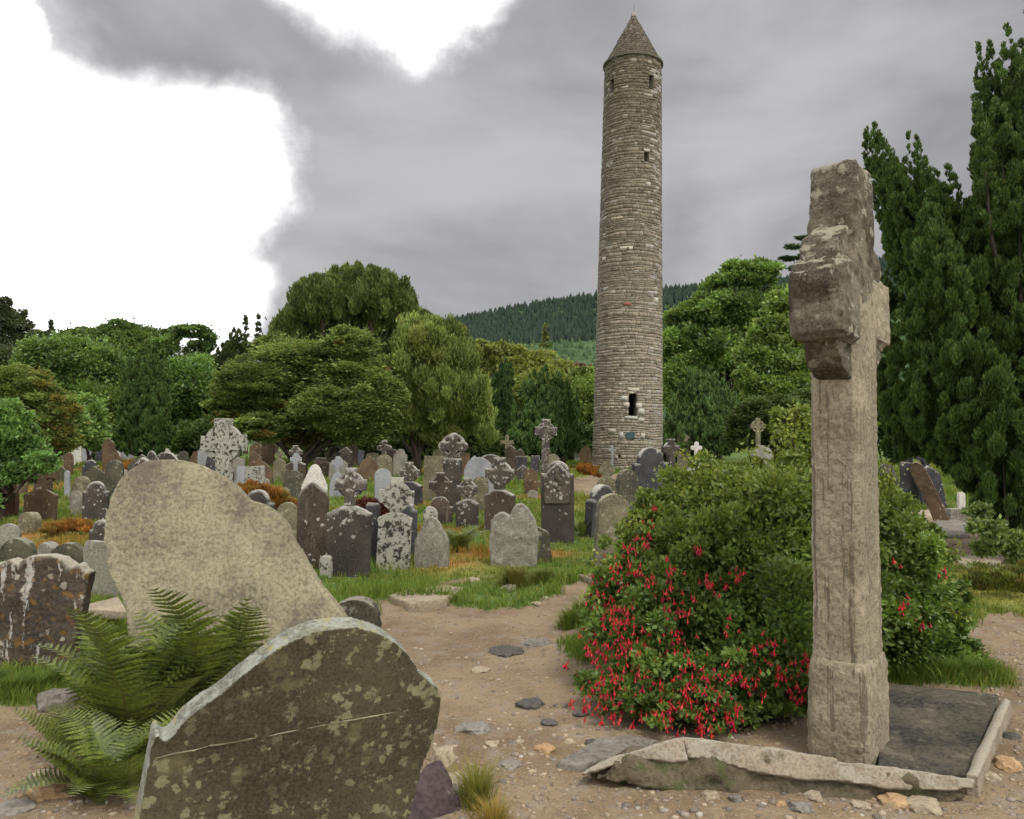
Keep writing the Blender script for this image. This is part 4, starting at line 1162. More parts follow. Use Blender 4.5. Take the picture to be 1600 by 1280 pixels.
def grave(kind, xl, xr, yt, yb, mat, label, yaw=0, lean=0, side=0, thick=None, ys=None, span=None, cat='headstone', name='headstone', amp=None, group=GG, ring=True, armw=0.25, lobed=False, plinth=False, cmat=None):
    """kind: outline of a slab; '+kind' puts a cross on a slab whose top is at pixel row ys; 'cross' is a free cross"""
    sid[0] += 1; seed = sid[0]
    g, d, w, h = place(xl, xr, yt, yb)
    TAKEN.append((g.x, g.y, w))
    m = ST[mat] if isinstance(mat, str) else mat
    th = thick or min(0.14, max(0.09, w * 0.2))
    cy = abs(math.cos(math.radians(yaw)))
    w = max(0.12, (w - th * abs(math.sin(math.radians(yaw)))) / max(cy, 0.3))
    rj = random.Random(seed * 13 + 1)
    rot = (math.radians(lean + rj.uniform(-3, 3)), math.radians(side + rj.uniform(-2.2, 2.2)), math.radians(yaw + rj.uniform(-8, 8)))
    amp = amp if amp is not None else min(0.012, 0.004 + 0.004 * w)
    step = max(0.04, d * 0.003)
    far = d > 32
    if kind[0] != '+' and kind != 'cross':
        o = link(name, slab_mesh(name, outline(kind, w, h), th, 0.014, step, amp, seed), m)
        o.location = g; o.rotation_euler = rot
        tag(o, label, cat, group)
        if plinth:
            bm = bmesh.new(); bm_box(bm, -w * .58, w * .58, -th, th, -0.12, 0.14)
            bmesh.ops.bevel(bm, geom=bm.edges[:], offset=0.015, segments=2, affect='EDGES')
            link('plinth', bm_mesh(bm, 'plinth', 35), m, o)
        return o
    cm = ST[cmat] if cmat else m
    if kind[0] == '+' and armw == 0.25: armw = 0.32
    t = empty(name, g, rot, label, cat, group)
    if kind == 'cross':
        hs = 0.0
        hc = h
        sp = w
        sl = None
    else:
        hs = zat(ys, d) - g.z
        hc = h - hs
        sp = (span / FPX * d) if span else w * 0.7
        link('slab', slab_mesh('slab', outline(kind[1:], w, hs), th, 0.014, step, amp, seed), m, t)
        hs -= 0.03; hc += 0.03
    arm = sp * armw
    cz = hc - sp * 0.55 if hc > sp * 0.95 else hc * 0.5
    link('cross', cross_mesh('cross', sp, hc, arm, cz, th * 0.85, hs if kind != 'cross' else 0.0, seed, lobed, amp * 1.6), cm, t)
    if ring:
        R = sp * 0.42
        link('ring', ring_mesh('ring', R * 0.70, R, hs + cz, th * 0.6), cm, t)
    if kind == 'cross':
        bm = bmesh.new(); bm_box(bm, -sp * .45, sp * .45, -th * 1.6, th * 1.6, -0.15, min(0.22, h * 0.14))
        bmesh.ops.bevel(bm, geom=bm.edges[:], offset=0.02, segments=2, affect='EDGES')
        link('plinth', bm_mesh(bm, 'plinth', 35), m, t)
    return t

# ---- the dense rows in the middle distance, front to back
grave('gothic', 463, 511, 752, 893, 'brown', 'tall dark brown pointed headstone with faint inscription beside the wide cross stone', yaw=-8, side=-1)
grave('ogee', 470, 509, 725, 850, 'white', 'white lichened pointed stone rising behind the dark inscribed headstone')
grave('+sloped', 509, 577, 731, 905, 'capped', 'wide dark headstone with a wheel cross and white lichen spots', ys=790, span=48, yaw=6, thick=0.13, cmat='white2')
grave('+sloped', 588, 640, 746, 893, 'spotted', 'headstone almost white with lichen, wheel cross on top', ys=800, span=54, yaw=4, thick=0.13, side=1)
grave('shoulder', 622, 651, 786, 872, 'slate', 'black stone edge hiding behind the whitened wheel cross', yaw=-20)
grave('flat', 571, 592, 786, 884, 'slate', 'plain black slab between the two lichened wheel crosses', yaw=-10)
grave('ogee', 648, 701, 808, 890, 'grey', 'small pale grey pointed headstone standing on grass by the path', yaw=-6, thick=0.1)
grave('round', 662, 684, 792, 838, 'spotted', 'little white spotted stone peeping over the small pale headstone')
grave('flat', 503, 519, 868, 906, 'spotted', 'low white crusted stump against the wide wheel cross stone', thick=.15)
grave('round', 430, 464, 785, 872, 'mossy', 'olive round headstone squeezed behind the dark inscribed one', yaw=10)
grave('shoulder', 376, 429, 765, 846, 'capped', 'dark rounded headstone with a white capped top behind the leaning slab', yaw=-15)
grave('round', 404, 422, 747, 766, 'grey', 'tiny pale half buried round stone in the rusty bracken')
grave('round', 438, 452, 762, 790, 'mossy', 'small pale round topped stone at the edge of the rusty bracken')
grave('+ogee', 448, 472, 708, 773, 'pale', 'pale blue grey headstone with small wheel cross beside the dark yew foliage', ys=735, span=18)
grave('+ogee', 515, 538, 713, 776, 'pale', 'pale grey wheel cross headstone on a white kerb behind the wide dark one', ys=737, span=18, plinth=False)
grave('round', 586, 613, 732, 792, 'pale', 'grey round headstone with a whitened head behind the lichened wheel cross', yaw=12)
grave('+sloped', 622, 661, 722, 790, 'slate', 'black headstone with white blotches and a small whitened wheel cross', ys=752, span=32, yaw=-14, cmat='white2')
grave('+round', 587, 613, 687, 748, 'mossy', 'brown round headstone carrying a ragged white cross under the yew', ys=710, span=24, lobed=True, ring=False, cmat='white2')
grave('+shoulder', 667, 707, 738, 818, 'brown', 'brown round shouldered stone with carved wheel and white crusts in front of the knobbed cross', ys=775, span=36)
grave('+flat', 690, 718, 676, 806, 'capped', 'tall dark cross with white knobbed arms on a slim shaft', ys=716, span=46, lobed=True, ring=True, cmat='white2', thick=.16, armw=.26)
grave('+sloped', 712, 748, 746, 827, 'capped', 'dark stone with a lumpy whitened ring head next to the big dark ring cross', ys=780, span=34, yaw=-10, cmat='white2')
grave('round', 738, 764, 744, 800, 'mossy', 'olive rounded stone half hidden behind two dark cross headstones', yaw=15)
grave('+sloped', 757, 805, 715, 832, 'brown', 'large dark brown ring cross headstone in the centre of the rows', ys=765, span=46, yaw=-12, cmat='white2', thick=.14, side=1)
grave('gothic', 734, 746, 712, 752, 'pale', 'slim pale pointed post between dark crosses')
grave('flat', 718, 735, 708, 746, 'rust', 'grey brown square headed stone next to the slim pale post')
grave('cross', 779, 801, 679, 745, 'mossy', 'pale mossy plain cross rising above the big dark ring cross', ring=False, lobed=True)
grave('gable', 790, 807, 695, 744, 'brown', 'brown gabled stone with a white cap right of the pale mossy cross')
grave('flat', 805, 823, 713, 744, 'slate', 'dark purplish square stone beside the disc headed cross')
grave('flat', 829, 843, 712, 742, 'slate', 'dark square stone tucked against the tall cross shaft')
grave('cross', 833, 867, 655, 762, 'rust', 'tallest lichened high cross on a square shaft in the middle rows', thick=.26, armw=.34, cmat='white2')
grave('gable', 819, 840, 731, 773, 'rust', 'small brown gabled headstone with an orange pale rim')
grave('round', 824, 841, 766, 778, 'grey', 'tiny pale round stone low in the grass')
grave('gothic', 862, 875, 694, 724, 'pale', 'purplish grey pointed stone behind the tall high cross')
grave('round', 871, 885, 708, 727, 'dim', 'small dull round stone right of the purplish pointed one')
grave('round', 843, 866, 708, 752, 'mossy', 'olive stone leaning against the tall high cross', side=14)
grave('round', 897, 909, 700, 722, 'grey', 'pale rounded stone standing just left of the tower foot')
grave('round', 906, 924, 697, 726, 'rust', 'brown rounded stone with a person behind it left of the tower foot')
big_ = grave('shoulder', 846, 898, 720, 848, 'capped', 'big dark shouldered headstone with a white arched niche near the path', yaw=-8, thick=.16, side=1)
# ---- far rows at the left
grave('round', -34, 26, 745, 806, 'red', 'red brown round topped headstone cut by the left edge of the photo')
grave('+sloped', 38, 86, 714, 812, 'rust', 'brown cross on a shouldered slab beside the red brown headstone', ys=765, span=46, yaw=8)
grave('round', 33, 59, 800, 833, 'mossy', 'stubby pale green stone at the foot of the brown cross', thick=.2, amp=.02)
grave('round', 111, 139, 744, 800, 'mossy', 'olive round headstone behind the small oval one')
grave('round', 112, 131, 767, 806, 'grey', 'small oval pale grey headstone next to the black rimmed one', side=-2)
grave('shoulder', 130, 168, 752, 822, 'capped', 'black headstone with a white rimmed arched top')
grave('gable', 131, 164, 728, 795, 'dim', 'weathered grey gabled stone behind the black white rimmed one', yaw=10)
grave('round', 166, 193, 719, 775, 'dim', 'dark olive round headstone above the leaning tan slab')
grave('gothic', 161, 180, 685, 745, 'rust', 'tall brown pointed headstone in the far left rows')
grave('gothic', 113, 128, 689, 727, 'white', 'bright white pointed headstone in the far left rows', plinth=True)
grave('flat', 126, 143, 701, 724, 'pale', 'low pale lilac stone beside the bright white headstone')
grave('+gable', 128, 141, 684, 714, 'dim', 'small gabled stone topped with a white cross in the far left rows', ys=693, span=8, ring=False)
grave('segment', 149, 163, 703, 724, 'slate', 'dark grey arched stone left of the tall brown pointed one')
grave('gothic', 154, 164, 688, 718, 'dim', 'thin dull pointed stone close beside the tall brown one')
grave('gothic', 189, 209, 693, 720, 'pale', 'pale leaning pointed headstone at the end of the far left rows', side=-6)
grave('gothic', 178, 188, 704, 722, 'white', 'small white stone right of the tall brown pointed one')
grave('round', 95, 109, 677, 720, 'mossy', 'pale brown round headstone behind the golden yew branches')
grave('gothic', 100, 114, 706, 742, 'rust', 'brown narrow headstone left of the bright white one', side=2)
grave('gothic', 102, 109, 735, 780, 'pale', 'slim pale grey post in front of the olive round headstone', side=-1)
grave('round', 82, 103, 728, 756, 'mossy', 'greenish brown stone below the shrub near the slim post')
grave('gable', 294, 313, 701, 727, 'rust', 'brown gabled stone leaning left of the great wheel cross', side=22)
grave('round', 279, 294, 705, 727, 'dim', 'small dull stone below the white statue')
grave('flat', 312, 336, 712, 790, 'slate', 'black slab behind the left arm of the great wheel cross', side=8)
# the great wheel cross behind the leaning slab
grave('cross', 316, 386, 654, 826, 'capped', 'great wheel cross whitened on its head behind the leaning tan slab', thick=.2, armw=.31, cmat='spotted')
grave('gable', 389, 408, 691, 735, 'rust', 'brown gabled stone right of the great wheel cross')
grave('gable', 389, 409, 707, 748, 'rust', 'pale rimmed brown gable in front of a darker gabled stone')
grave('gothic', 390, 426, 720, 756, 'rust', 'broad olive brown pointed stone above the rusty bracken', thick=.1)
grave('flat', 409, 429, 682, 728, 'rust', 'tall dark square topped slab in the shade of the spreading yew')
grave('+gable', 427, 446, 703, 752, 'mossy', 'mossy pointed stone with a small cross by the pale blue wheel cross', ys=715, span=12, ring=False)
grave('flat', 368, 380, 728, 790, 'pale', 'narrow pale slab close behind the great wheel cross')
grave('+gothic', 488, 504, 688, 717, 'mossy', 'small cream stone with a cross in the shade of the yew', ys=700, span=8, ring=False)
grave('+gothic', 507, 522, 684, 719, 'white', 'white pointed stone with a little cross shining under the yew', ys=695, span=8, ring=False)
grave('flat', 552, 566, 703, 729, 'pale', 'tilted pale slab between the dark trunks of the yew', side=9)
grave('gothic', 576, 582, 712, 730, 'white', 'thin white sliver of a stone under the yew')
grave('cross', 622, 632, 704, 735, 'pale', 'small pale cross in the shade under the yellowish yew', ring=True)
# ---- around the tower foot and right
grave('shoulder', 912, 962, 757, 835, 'slate', 'black headstone turned sideways showing its pale curved edge', yaw=48, thick=.16)
grave('round', 960, 996, 733, 808, 'dim', 'tall round headstone with a bright worn edge behind the olive one', yaw=35, thick=.16)
grave('round', 926, 977, 771, 892, 'mossy', 'big olive round headstone partly covered by the fuchsia', yaw=18, thick=.12, side=2)
grave('+round', 932, 965, 721, 768, 'mossy', 'mossy knobbed cross stone right of the far path', ys=745, span=26, lobed=True)
grave('shoulder', 988, 1050, 699, 795, 'slate', 'big dark shouldered headstone with a pale rim in front of the tower', yaw=14, thick=.17)
grave('cross', 951, 963, 697, 735, 'pale', 'little knobbed cross at the tower foot', lobed=True, ring=False)
grave('cross', 1034, 1064, 686, 772, 'capped', 'white crusted wheel cross right of the tower foot', yaw=30, thick=.18, armw=.36)
grave('gable', 1058, 1078, 676, 740, 'mossy', 'greenish gabled stone behind the white crusted wheel cross')
grave('+ogee', 1074, 1100, 690, 765, 'white', 'white lumpy headed stone rising from the top of the fuchsia', ys=712, span=18, lobed=True, ring=False)
grave('flat', 1014, 1042, 735, 785, 'white', 'white squarish stone in front of the big dark shouldered one', side=-4)
grave('cross', 1173, 1197, 653, 748, 'mossy', 'pale slender wheel cross rising behind the fuchsia', thick=.18)
grave('round', 1174, 1209, 696, 760, 'grey', 'pale round headed stone below the slender wheel cross')
grave('round', 997, 1013, 800, 868, 'grey', 'pale stone edge buried in the left of the fuchsia', yaw=50, thick=.14)
grave('+flat', 1408, 1434, 690, 792, 'slate', 'black cross headstone beyond the bush with white knob on top', ys=722, span=24, lobed=True, side=-1, ring=False, armw=.36)
grave('+gothic', 1442, 1478, 696, 793, 'slate', 'second black cross headstone leaning behind the fallen brown slab', ys=726, span=26, side=-9, lobed=True, ring=False, armw=.36)
grave('round', 1387, 1409, 722, 770, 'dim', 'small olive stone tilted beside the black cross headstone', side=-18)
grave('flat', 1497, 1507, 769, 806, 'white', 'small white post beside the flagstones')
grave('flat', 1481, 1507, 795, 815, 'buff' if 'buff' in ST else 'grey', 'low pale block at the foot of the small white post', thick=.3)
grave('round', 1556, 1566, 793, 812, 'grey', 'tiny grey marker under the big yew')
# ---- left, between the path and the streaked stone
grave('round', -14, 22, 818, 886, 'grey', 'grey speckled stone leaning at the left edge', yaw=20, side=8)
grave('round', 2, 52, 840, 892, 'dim', 'low wide grey round stone behind the streaked headstone', side=4, thick=.14)
grave('round', 80, 133, 848, 925, 'dim', 'black green semicircular headstone behind the streaked one', thick=.12)
grave('flat', 128, 192, 846, 940, 'grey', 'square grey lichened stone beside the leaning tan slab', yaw=-8, amp=.014)
grave('shoulder', 139, 178, 812, 862, 'capped', 'dark stone corner with a white cap left of the leaning tan slab', yaw=-10)
grave('round', 64, 84, 848, 884, 'grey', 'little pale rock like stone before the black green semicircle', amp=.03, thick=.2)
grave('round', 44, 62, 860, 888, 'grey', 'little low stone near the grey speckled one', amp=.03, thick=.2)
grave('round', 520, 592, 934, 982, 'dim', 'mossy half sunk round stone between the leaning slab and the path', thick=.16, amp=.02)

# ---- smaller stones filling the rows, each described by its nearest landmark
ANCH = [(20, 'the red brown headstone'), (62, 'the brown shouldered cross'), (120, 'the bright white headstone'), (171, 'the tall brown pointed headstone'), (226, 'the dark upright yew'), (278, 'the white robed statue'), (350, 'the great wheel cross'), (408, 'the rusty bracken'), (460, 'the pale blue wheel cross'), (489, 'the white pointed stone'), (527, 'the pale wheel cross on its kerb'),
        (560, 'the yew trunks'), (600, 'the brown stone with a ragged white cross'), (640, 'the black white blotched cross'), (698, 'the tall knobbed white cross'), (740, 'the slim pale post'), (785, 'the big dark ring cross'), (822, 'the disc headed cross'), (850, 'the tallest high cross'), (885, 'the niche headstone'), (915, 'the person in blue'), (955, 'the tower foot'), (1005, 'the big dark shouldered headstone'), (1050, 'the white crusted wheel cross')]
KN = {'round': 'round topped', 'gothic': 'pointed', 'gable': 'gabled', 'shoulder': 'shouldered', 'flat': 'square topped', 'segment': 'low arched', '+sloped': 'cross topped', 'ogee': 'curved top'}
MN = {'brown': 'dark brown', 'slate': 'black', 'capped': 'white capped dark', 'grey': 'light grey', 'mossy': 'olive', 'dim': 'dull olive', 'white': 'white', 'pale': 'bluish grey', 'rust': 'rusty brown', 'spotted': 'white spotted'}
fr = random.Random(42); used_labels = set(); made = 0
for _ in range(900):
    if made >= 52: break
    yb = 716 + 74 * fr.random() ** 1.5; px = fr.uniform(-10, 872)
    g = G(px, yb)
    if g.y > 62 or float(earth_mask(np.array([g.x]), np.array([g.y]))[0]) > .5: continue
    if px > 985 and yb > 745: continue
    if any(abs(g.x - a) < (w + .75) * .62 and abs(g.y - b) < max(.6, g.y * .02) for a, b, w in TAKEN): continue
    if (g.x - tb.x) ** 2 + (g.y - tb.y) ** 2 < 12: continue
    k = fr.choice(list(KN)); m = fr.choice(['brown', 'brown', 'slate', 'capped', 'capped', 'grey', 'mossy', 'dim', 'dim', 'brown', 'pale', 'rust', 'rust', 'spotted'])
    an = min(ANCH, key=lambda q: abs(q[0] - px)); rel = 'in front of' if yb > 752 else ('near' if yb > 730 else 'far behind')
    lb = MN[m] + ' ' + KN[k] + ' gravestone ' + rel + ' ' + an[1]
    if lb in used_labels: continue
    used_labels.add(lb)
    wm = fr.uniform(.5, .8); hm = fr.uniform(.7, 1.35); s = FPX / g.y
    yt = yb - hm * s
    if k == '+sloped': grave(k, px - wm * s / 2, px + wm * s / 2, yt - .25 * s, yb, m, lb, ys=yt + .3 * s, span=.46 * s, cmat='white2' if m in ('brown', 'capped', 'slate') else None)
    else: grave(k, px - wm * s / 2, px + wm * s / 2, yt, yb, m, lb, side=fr.uniform(-4, 4))
    made += 1
print('extra stones', made)

# niche and carving on the big shouldered headstone
arch_ = slab_mesh('arch', outline('gothic', .40, .46), .05, .012, .03, .012, 5)
mo = link('arch', arch_, ST['white2'], big_); mo.location = (0, -0.075, .80); mo['label'] = 'whitened arched niche'
for k in range(7):
    bm = bmesh.new(); bmesh.ops.create_icosphere(bm, subdivisions=2, radius=0.045)
    for v in bm.verts: v.co *= 1 + 0.35 * mnoise.noise(v.co * 18 + Vector((k, 0, 0)))
    o = link('carving', bm_mesh(bm, 'carving', 60), ST['dim'], big_)
    o.location = (random.uniform(-.06, .06), -0.098, 0.86 + 0.04 * k); o.scale = (1, .45, 1)


# stones whose outline was followed in the photograph
def plane_trace(pix, O, yaw, lean=0.0, side=0.0):
    R = (Matrix.Rotation(yaw, 3, 'Z') @ Matrix.Rotation(side, 3, 'Y') @ Matrix.Rotation(lean, 3, 'X'))
    u = R @ Vector((1, 0, 0)); n = R @ Vector((0, -1, 0)); v = R @ Vector((0, 0, 1))
    C = Vector((0, 0, EYE)); out = []
    for a, b in pix:
        r = px_dir(a, b); t = (O - C).dot(n) / r.dot(n)
        q = C + r * t - O
        out.append((q.dot(u), q.dot(v)))
    return out


def dense(pts, step):
    out = []
    for i in range(len(pts)):
        a = Vector(pts[i]); b = Vector(pts[(i + 1) % len(pts)])
        m = max(1, int((b - a).length / step))
        out += [tuple(a.lerp(b, k / m)) for k in range(m)]
    return out


def chaikin(pts, n=2, closed=False):
    for _ in range(n):
        q = [pts[0]]
        for a, b in zip(pts[:-1], pts[1:]):
            q += [(a[0] * .75 + b[0] * .25, a[1] * .75 + b[1] * .25), (a[0] * .25 + b[0] * .75, a[1] * .25 + b[1] * .75)]
        q.append(pts[-1]); pts = q
    return pts


def traced(name, pix, O, yaw, lean, side, thick, mat, label, voxel=0.012, amp=0.006, scale=5, amp2=0.003, scale2=30, cat='headstone', group=GG, front_only=True, recess=0.0, bev=0.015):
    sid[0] += 1
    pts = plane_trace(pix, O, yaw, lean, side)
    bm = bmesh.new()
    f = [bm.verts.new((a, 0, b)) for a, b in pts]
    g = [bm.verts.new((a, thick, b)) for a, b in pts]
    n = len(pts)
    ff = bm.faces.new(f); gf = bm.faces.new(g[::-1])
    for i in range(n): bm.faces.new((f[i], f[(i + 1) % n], g[(i + 1) % n], g[i]))
    if recess:
        bmesh.ops.inset_individual(bm, faces=[ff], thickness=recess, depth=0)
        bmesh.ops.translate(bm, verts=list(ff.verts), vec=(0, 0.014, 0))
    bmesh.ops.recalc_face_normals(bm, faces=bm.faces)
    bmesh.ops.triangulate(bm, faces=bm.faces)
    me = bpy.data.meshes.new(name); bm.to_mesh(me); bm.free()
    me = remeshed(me, voxel, amp, scale, amp2, scale2, sid[0])
    me.name = name
    o = link(name, me, mat)
    o.location = O; o.rotation_euler = (lean, side, yaw)
    tag(o, label, cat, group)
    return o, pts

# broken two-lobed stone and its small neighbour beside the path
O = G(802, 890); O.z = float(surf(O.x, O.y)[0])
traced('headstone', [(767, 895), (764, 850), (766, 815), (771, 806), (779, 801), (788, 801), (795, 807), (799, 798), (806, 789), (815, 787), (826, 794), (836, 812), (841, 835), (838, 895)], O, math.radians(-4), 0, 0, .12, ST['grey'], 'wide broken grey stone with two humps standing by the grass', .02, .014, 6, .004)
O = G(843, 882); O.z = float(surf(O.x, O.y)[0])
traced('headstone', [(822, 890), (822, 850), (826, 828), (836, 821), (846, 826), (858, 832), (861, 850), (863, 890)], O, math.radians(6), 0, 0, .14, ST['dim'], 'small dark broken stump before the two humped grey stone', .018, .014, 7, .004)
# fallen brown slab at the right
O = G(1474, 820); O.z = float(surf(O.x, O.y)[0])
traced('headstone', [(1421, 736), (1424, 725), (1432, 721), (1442, 727), (1455, 750), (1472, 785), (1490, 826), (1463, 826), (1450, 790), (1434, 762)], O, math.radians(-25), 0, 0, .16, ST['rust'], 'narrow brown slab leaning hard to the left beyond the bush', .02, .01, 6, .003)
# streaked stone at the left edge
O = G(55, 1052); O.z = float(surf(O.x, O.y)[0])
traced('headstone', [(-70, 1075), (-62, 900), (-40, 885), (-16, 884), (2, 880), (14, 874), (26, 880), (36, 874), (48, 869), (75, 868), (95, 872), (106, 882), (112, 890), (118, 882), (124, 885), (130, 892), (139, 895), (136, 910), (131, 935), (120, 985), (112, 1030), (108, 1075)], O, math.radians(4), 0, 0, .13, M_STREAK,
       'dark headstone with white and orange lichen streaks at the left edge', .011, .010, 7, .004)
# leaning tan slab
O = G(330, 1075); O.z = 0.0
H2, _ = traced('headstone', [(205, 1120), (200, 1000), (196, 950), (185, 925), (172, 900), (163, 875), (161, 845), (163, 810), (170, 780), (185, 750), (205, 731), (232, 720), (262, 717), (290, 719), (315, 726), (340, 738), (362, 753), (378, 770), (388, 780), (408, 786), (428, 797), (440, 812), (452, 838), (468, 862), (482, 888), (494, 908), (515, 935), (535, 962), (556, 1000), (580, 1120)],
                O, math.radians(-8), math.radians(-17), 0, .13, M_TAN, 'large tan granite slab leaning back behind the fern', .013, .007, 4, .0025, 28)
# nearest headstone
dL, dR = 1.90, 2.25
A_ = P(250, 1185, dL); B_ = P(690, 1108, dR)
yaw1 = math.atan2(B_.y - A_.y, B_.x - A_.x)
O = A_.lerp(B_, 0.5)
LEAN1 = math.radians(15.5)
H1pix = [(196, 1420), (208, 1330), (222, 1255), (233, 1190), (240, 1158), (247, 1150), (258, 1166), (268, 1158), (292, 1128), (318, 1108), (345, 1090), (372, 1066), (400, 1044), (430, 1022), (460, 1004), (495, 990), (530, 984), (562, 984), (592, 992), (620, 1007), (640, 1024), (653, 1042), (658, 1056), (672, 1068), (686, 1078), (693, 1094), (690, 1120), (683, 1150), (676, 1172), (664, 1200), (655, 1232), (640, 1290), (622, 1360), (605, 1420)]
O = O + (Matrix.Rotation(yaw1, 3, 'Z') @ Matrix.Rotation(LEAN1, 3, 'X')) @ Vector((0, 0, -0.80))
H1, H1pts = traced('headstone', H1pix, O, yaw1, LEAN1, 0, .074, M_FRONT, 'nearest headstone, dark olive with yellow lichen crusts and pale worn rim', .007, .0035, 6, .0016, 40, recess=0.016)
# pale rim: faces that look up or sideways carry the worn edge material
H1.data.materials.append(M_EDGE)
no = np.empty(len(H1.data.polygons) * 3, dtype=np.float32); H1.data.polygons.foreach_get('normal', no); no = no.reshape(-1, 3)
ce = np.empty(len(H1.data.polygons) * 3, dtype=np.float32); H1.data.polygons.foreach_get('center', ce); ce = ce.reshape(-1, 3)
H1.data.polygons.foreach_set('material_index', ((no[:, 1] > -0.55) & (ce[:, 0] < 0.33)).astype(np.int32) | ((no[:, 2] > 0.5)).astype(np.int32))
# pale cut line across its face
lp = plane_trace([(246, 1190), (330, 1172), (430, 1153), (520, 1136), (610, 1120), (690, 1106)], O, yaw1, LEAN1, 0)
bm = bmesh.new()
tube(bm, [Vector((a, 0.0135 + random.uniform(-.0012, .0026), b + random.uniform(-.0012, .0012))) for a, b in dense(lp, .03)[:-24]], [0.0022] * len(dense(lp, .03)[:-24]), 6)
link('cut_line', bm_mesh(bm, 'cut_line', 60), ST['mossy'], H1)
# ------------------------------------------------------------------ standing cross, its kerb and slab
cth = math.radians(50)
cb = Vector((1.7456, 4.2, 0.0)); cb.z = 0.0
cross = empty('high_cross', cb, (0, 0, cth), 'tall weathered granite standing cross with short thick arms by the fuchsia', 'stone cross')

def block(pr):
    """stack of rounded sections: (z, half x, half y, shift x, shift y)"""
    bm = bmesh.new(); rings = []
    for z, hx_, hy_, sx_, sy_ in pr:
        c = 0.03
        pts = [(-hx_ + c, -hy_), (hx_ - c, -hy_), (hx_, -hy_ + c), (hx_, hy_ - c), (hx_ - c, hy_), (-hx_ + c, hy_), (-hx_, hy_ - c), (-hx_, -hy_ + c)]
        rings.append([bm.verts.new((a + sx_, b + sy_, z)) for a, b in pts])
    for a, b in zip(rings[:-1], rings[1:]):
        for i in range(8): bm.faces.new((a[i], a[(i + 1) % 8], b[(i + 1) % 8], b[i]))
    bm.faces.new(rings[0][::-1]); bm.faces.new(rings[-1])
    bmesh.ops.triangulate(bm, faces=bm.faces)
    return bm_mesh(bm, 'block')

shaft = remeshed(block([(0.45, .185, .130, 0, 0), (0.9, .182, .127, 0, 0), (1.5, .178, .124, 0, 0), (1.95, .176, .122, 0, 0), (2.3, .175, .122, 0, 0), (2.50, .165, .115, .0, 0)]),
                 .013, .007, 4.0, .006, 34, 1.0)
link('shaft', shaft, M_CROSS, cross)
limb = remeshed(block([(2.30, .168, .116, 0, 0), (2.50, .178, .126, 0, 0), (2.60, .172, .122, 0, 0), (2.85, .172, .118, .005, 0), (3.00, .170, .116, .008, 0), (3.04, .162, .108, .012, 0)]), .012, .010, 5.0, .009, 24, 6.0)
o = link('upper_limb', limb, M_HEAD, cross); o['label'] = 'dark crusted top limb with yellow lichen'
foot = remeshed(block([(-.25, .215, .155, 0, 0), (0.2, .207, .150, 0, 0), (0.46, .200, .145, 0, 0), (0.505, .185, .132, 0, 0)]), .013, .008, 5.0, .006, 34, 2.0)
link('plinth', foot, M_CROSS, cross)
for s, nm in ((-1, 'near'), (1, 'far')):
    bm = bmesh.new()
    L = .46
    x0, x1 = (-L, -.10) if s < 0 else (.10, L)
    pts = [(x0, 2.12), (x1, 2.10), (x1, 2.50), (x0, 2.49)]
    if s < 0: pts = [(x0 + .02, 2.10), (x1, 2.08), (x1, 2.54), (x0 + .10, 2.52), (x0, 2.46)]
    y = .130 if s < 0 else .118
    f = [bm.verts.new((a, -y, b)) for a, b in pts]; g = [bm.verts.new((a, y, b)) for a, b in pts]
    bm.faces.new(f); bm.faces.new(g[::-1])
    for i in range(len(pts)): bm.faces.new((f[i], f[(i + 1) % len(pts)], g[(i + 1) % len(pts)], g[i]))
    bmesh.ops.bevel(bm, geom=bm.edges[:], offset=.03, segments=2, affect='EDGES')
    bmesh.ops.triangulate(bm, faces=bm.faces)
    o = link('arm', remeshed(bm_mesh(bm, 'arm'), .013, .012, 6.0, .009, 26, 3.0 + s), M_HEAD if s < 0 else M_CROSS, cross)
    if s < 0: o['label'] = 'dark crusted arm reaching towards the viewer'
# solid ring filling the angles between arms and shaft
bm = bmesh.new(); n = 28; q = []
for y in (-.088, .088):
    q.append([bm.verts.new((.43 * math.cos(2 * math.pi * i / n), y, 2.31 + .43 * math.sin(2 * math.pi * i / n))) for i in range(n)])
bm.faces.new(q[0]); bm.faces.new(q[1][::-1])
for i in range(n): bm.faces.new((q[0][i], q[0][(i + 1) % n], q[1][(i + 1) % n], q[1][i]))
bmesh.ops.triangulate(bm, faces=bm.faces)
link('ring', remeshed(bm_mesh(bm, 'ring'), .014, .018, 6.0, .008, 22, 9.0), M_HEAD, cross)

# black slab lying inside the kerb
def flat_slab(name, pix, ztop, thick, mat, label, cat, vox=.014, amp=.006, scale=5, group=None, amp2=.003):
    pts = []
    for a, b in pix:
        v = px_dir(a, b); t = (ztop - EYE) / v.z
        pts.append(Vector((v.x * t, v.y * t, ztop)))
    c = sum(pts, Vector()) / len(pts)
    bm = bmesh.new()
    f = [bm.verts.new((p.x - c.x, p.y - c.y, 0)) for p in pts]; g = [bm.verts.new((p.x - c.x, p.y - c.y, -thick)) for p in pts]
    bm.faces.new(f); bm.faces.new(g[::-1])
    for i in range(len(pts)): bm.faces.new((f[i], f[(i + 1) % len(pts)], g[(i + 1) % len(pts)], g[i]))
    bmesh.ops.recalc_face_normals(bm, faces=bm.faces); bmesh.ops.triangulate(bm, faces=bm.faces)
    sid[0] += 1
    o = link(name, remeshed(bm_mesh(bm, name), vox, amp, scale, amp2, 28, sid[0]), mat)
    o.location = (c.x, c.y, ztop)
    return tag(o, label, cat, group)

flat_slab('grave_slab', [(1380, 1068), (1480, 1076), (1562, 1086), (1540, 1150), (1516, 1212), (1450, 1206), (1370, 1196)], .045, .12, M_LEDGER, 'blackened slab lying inside the kerb beside the standing cross', 'grave slab')

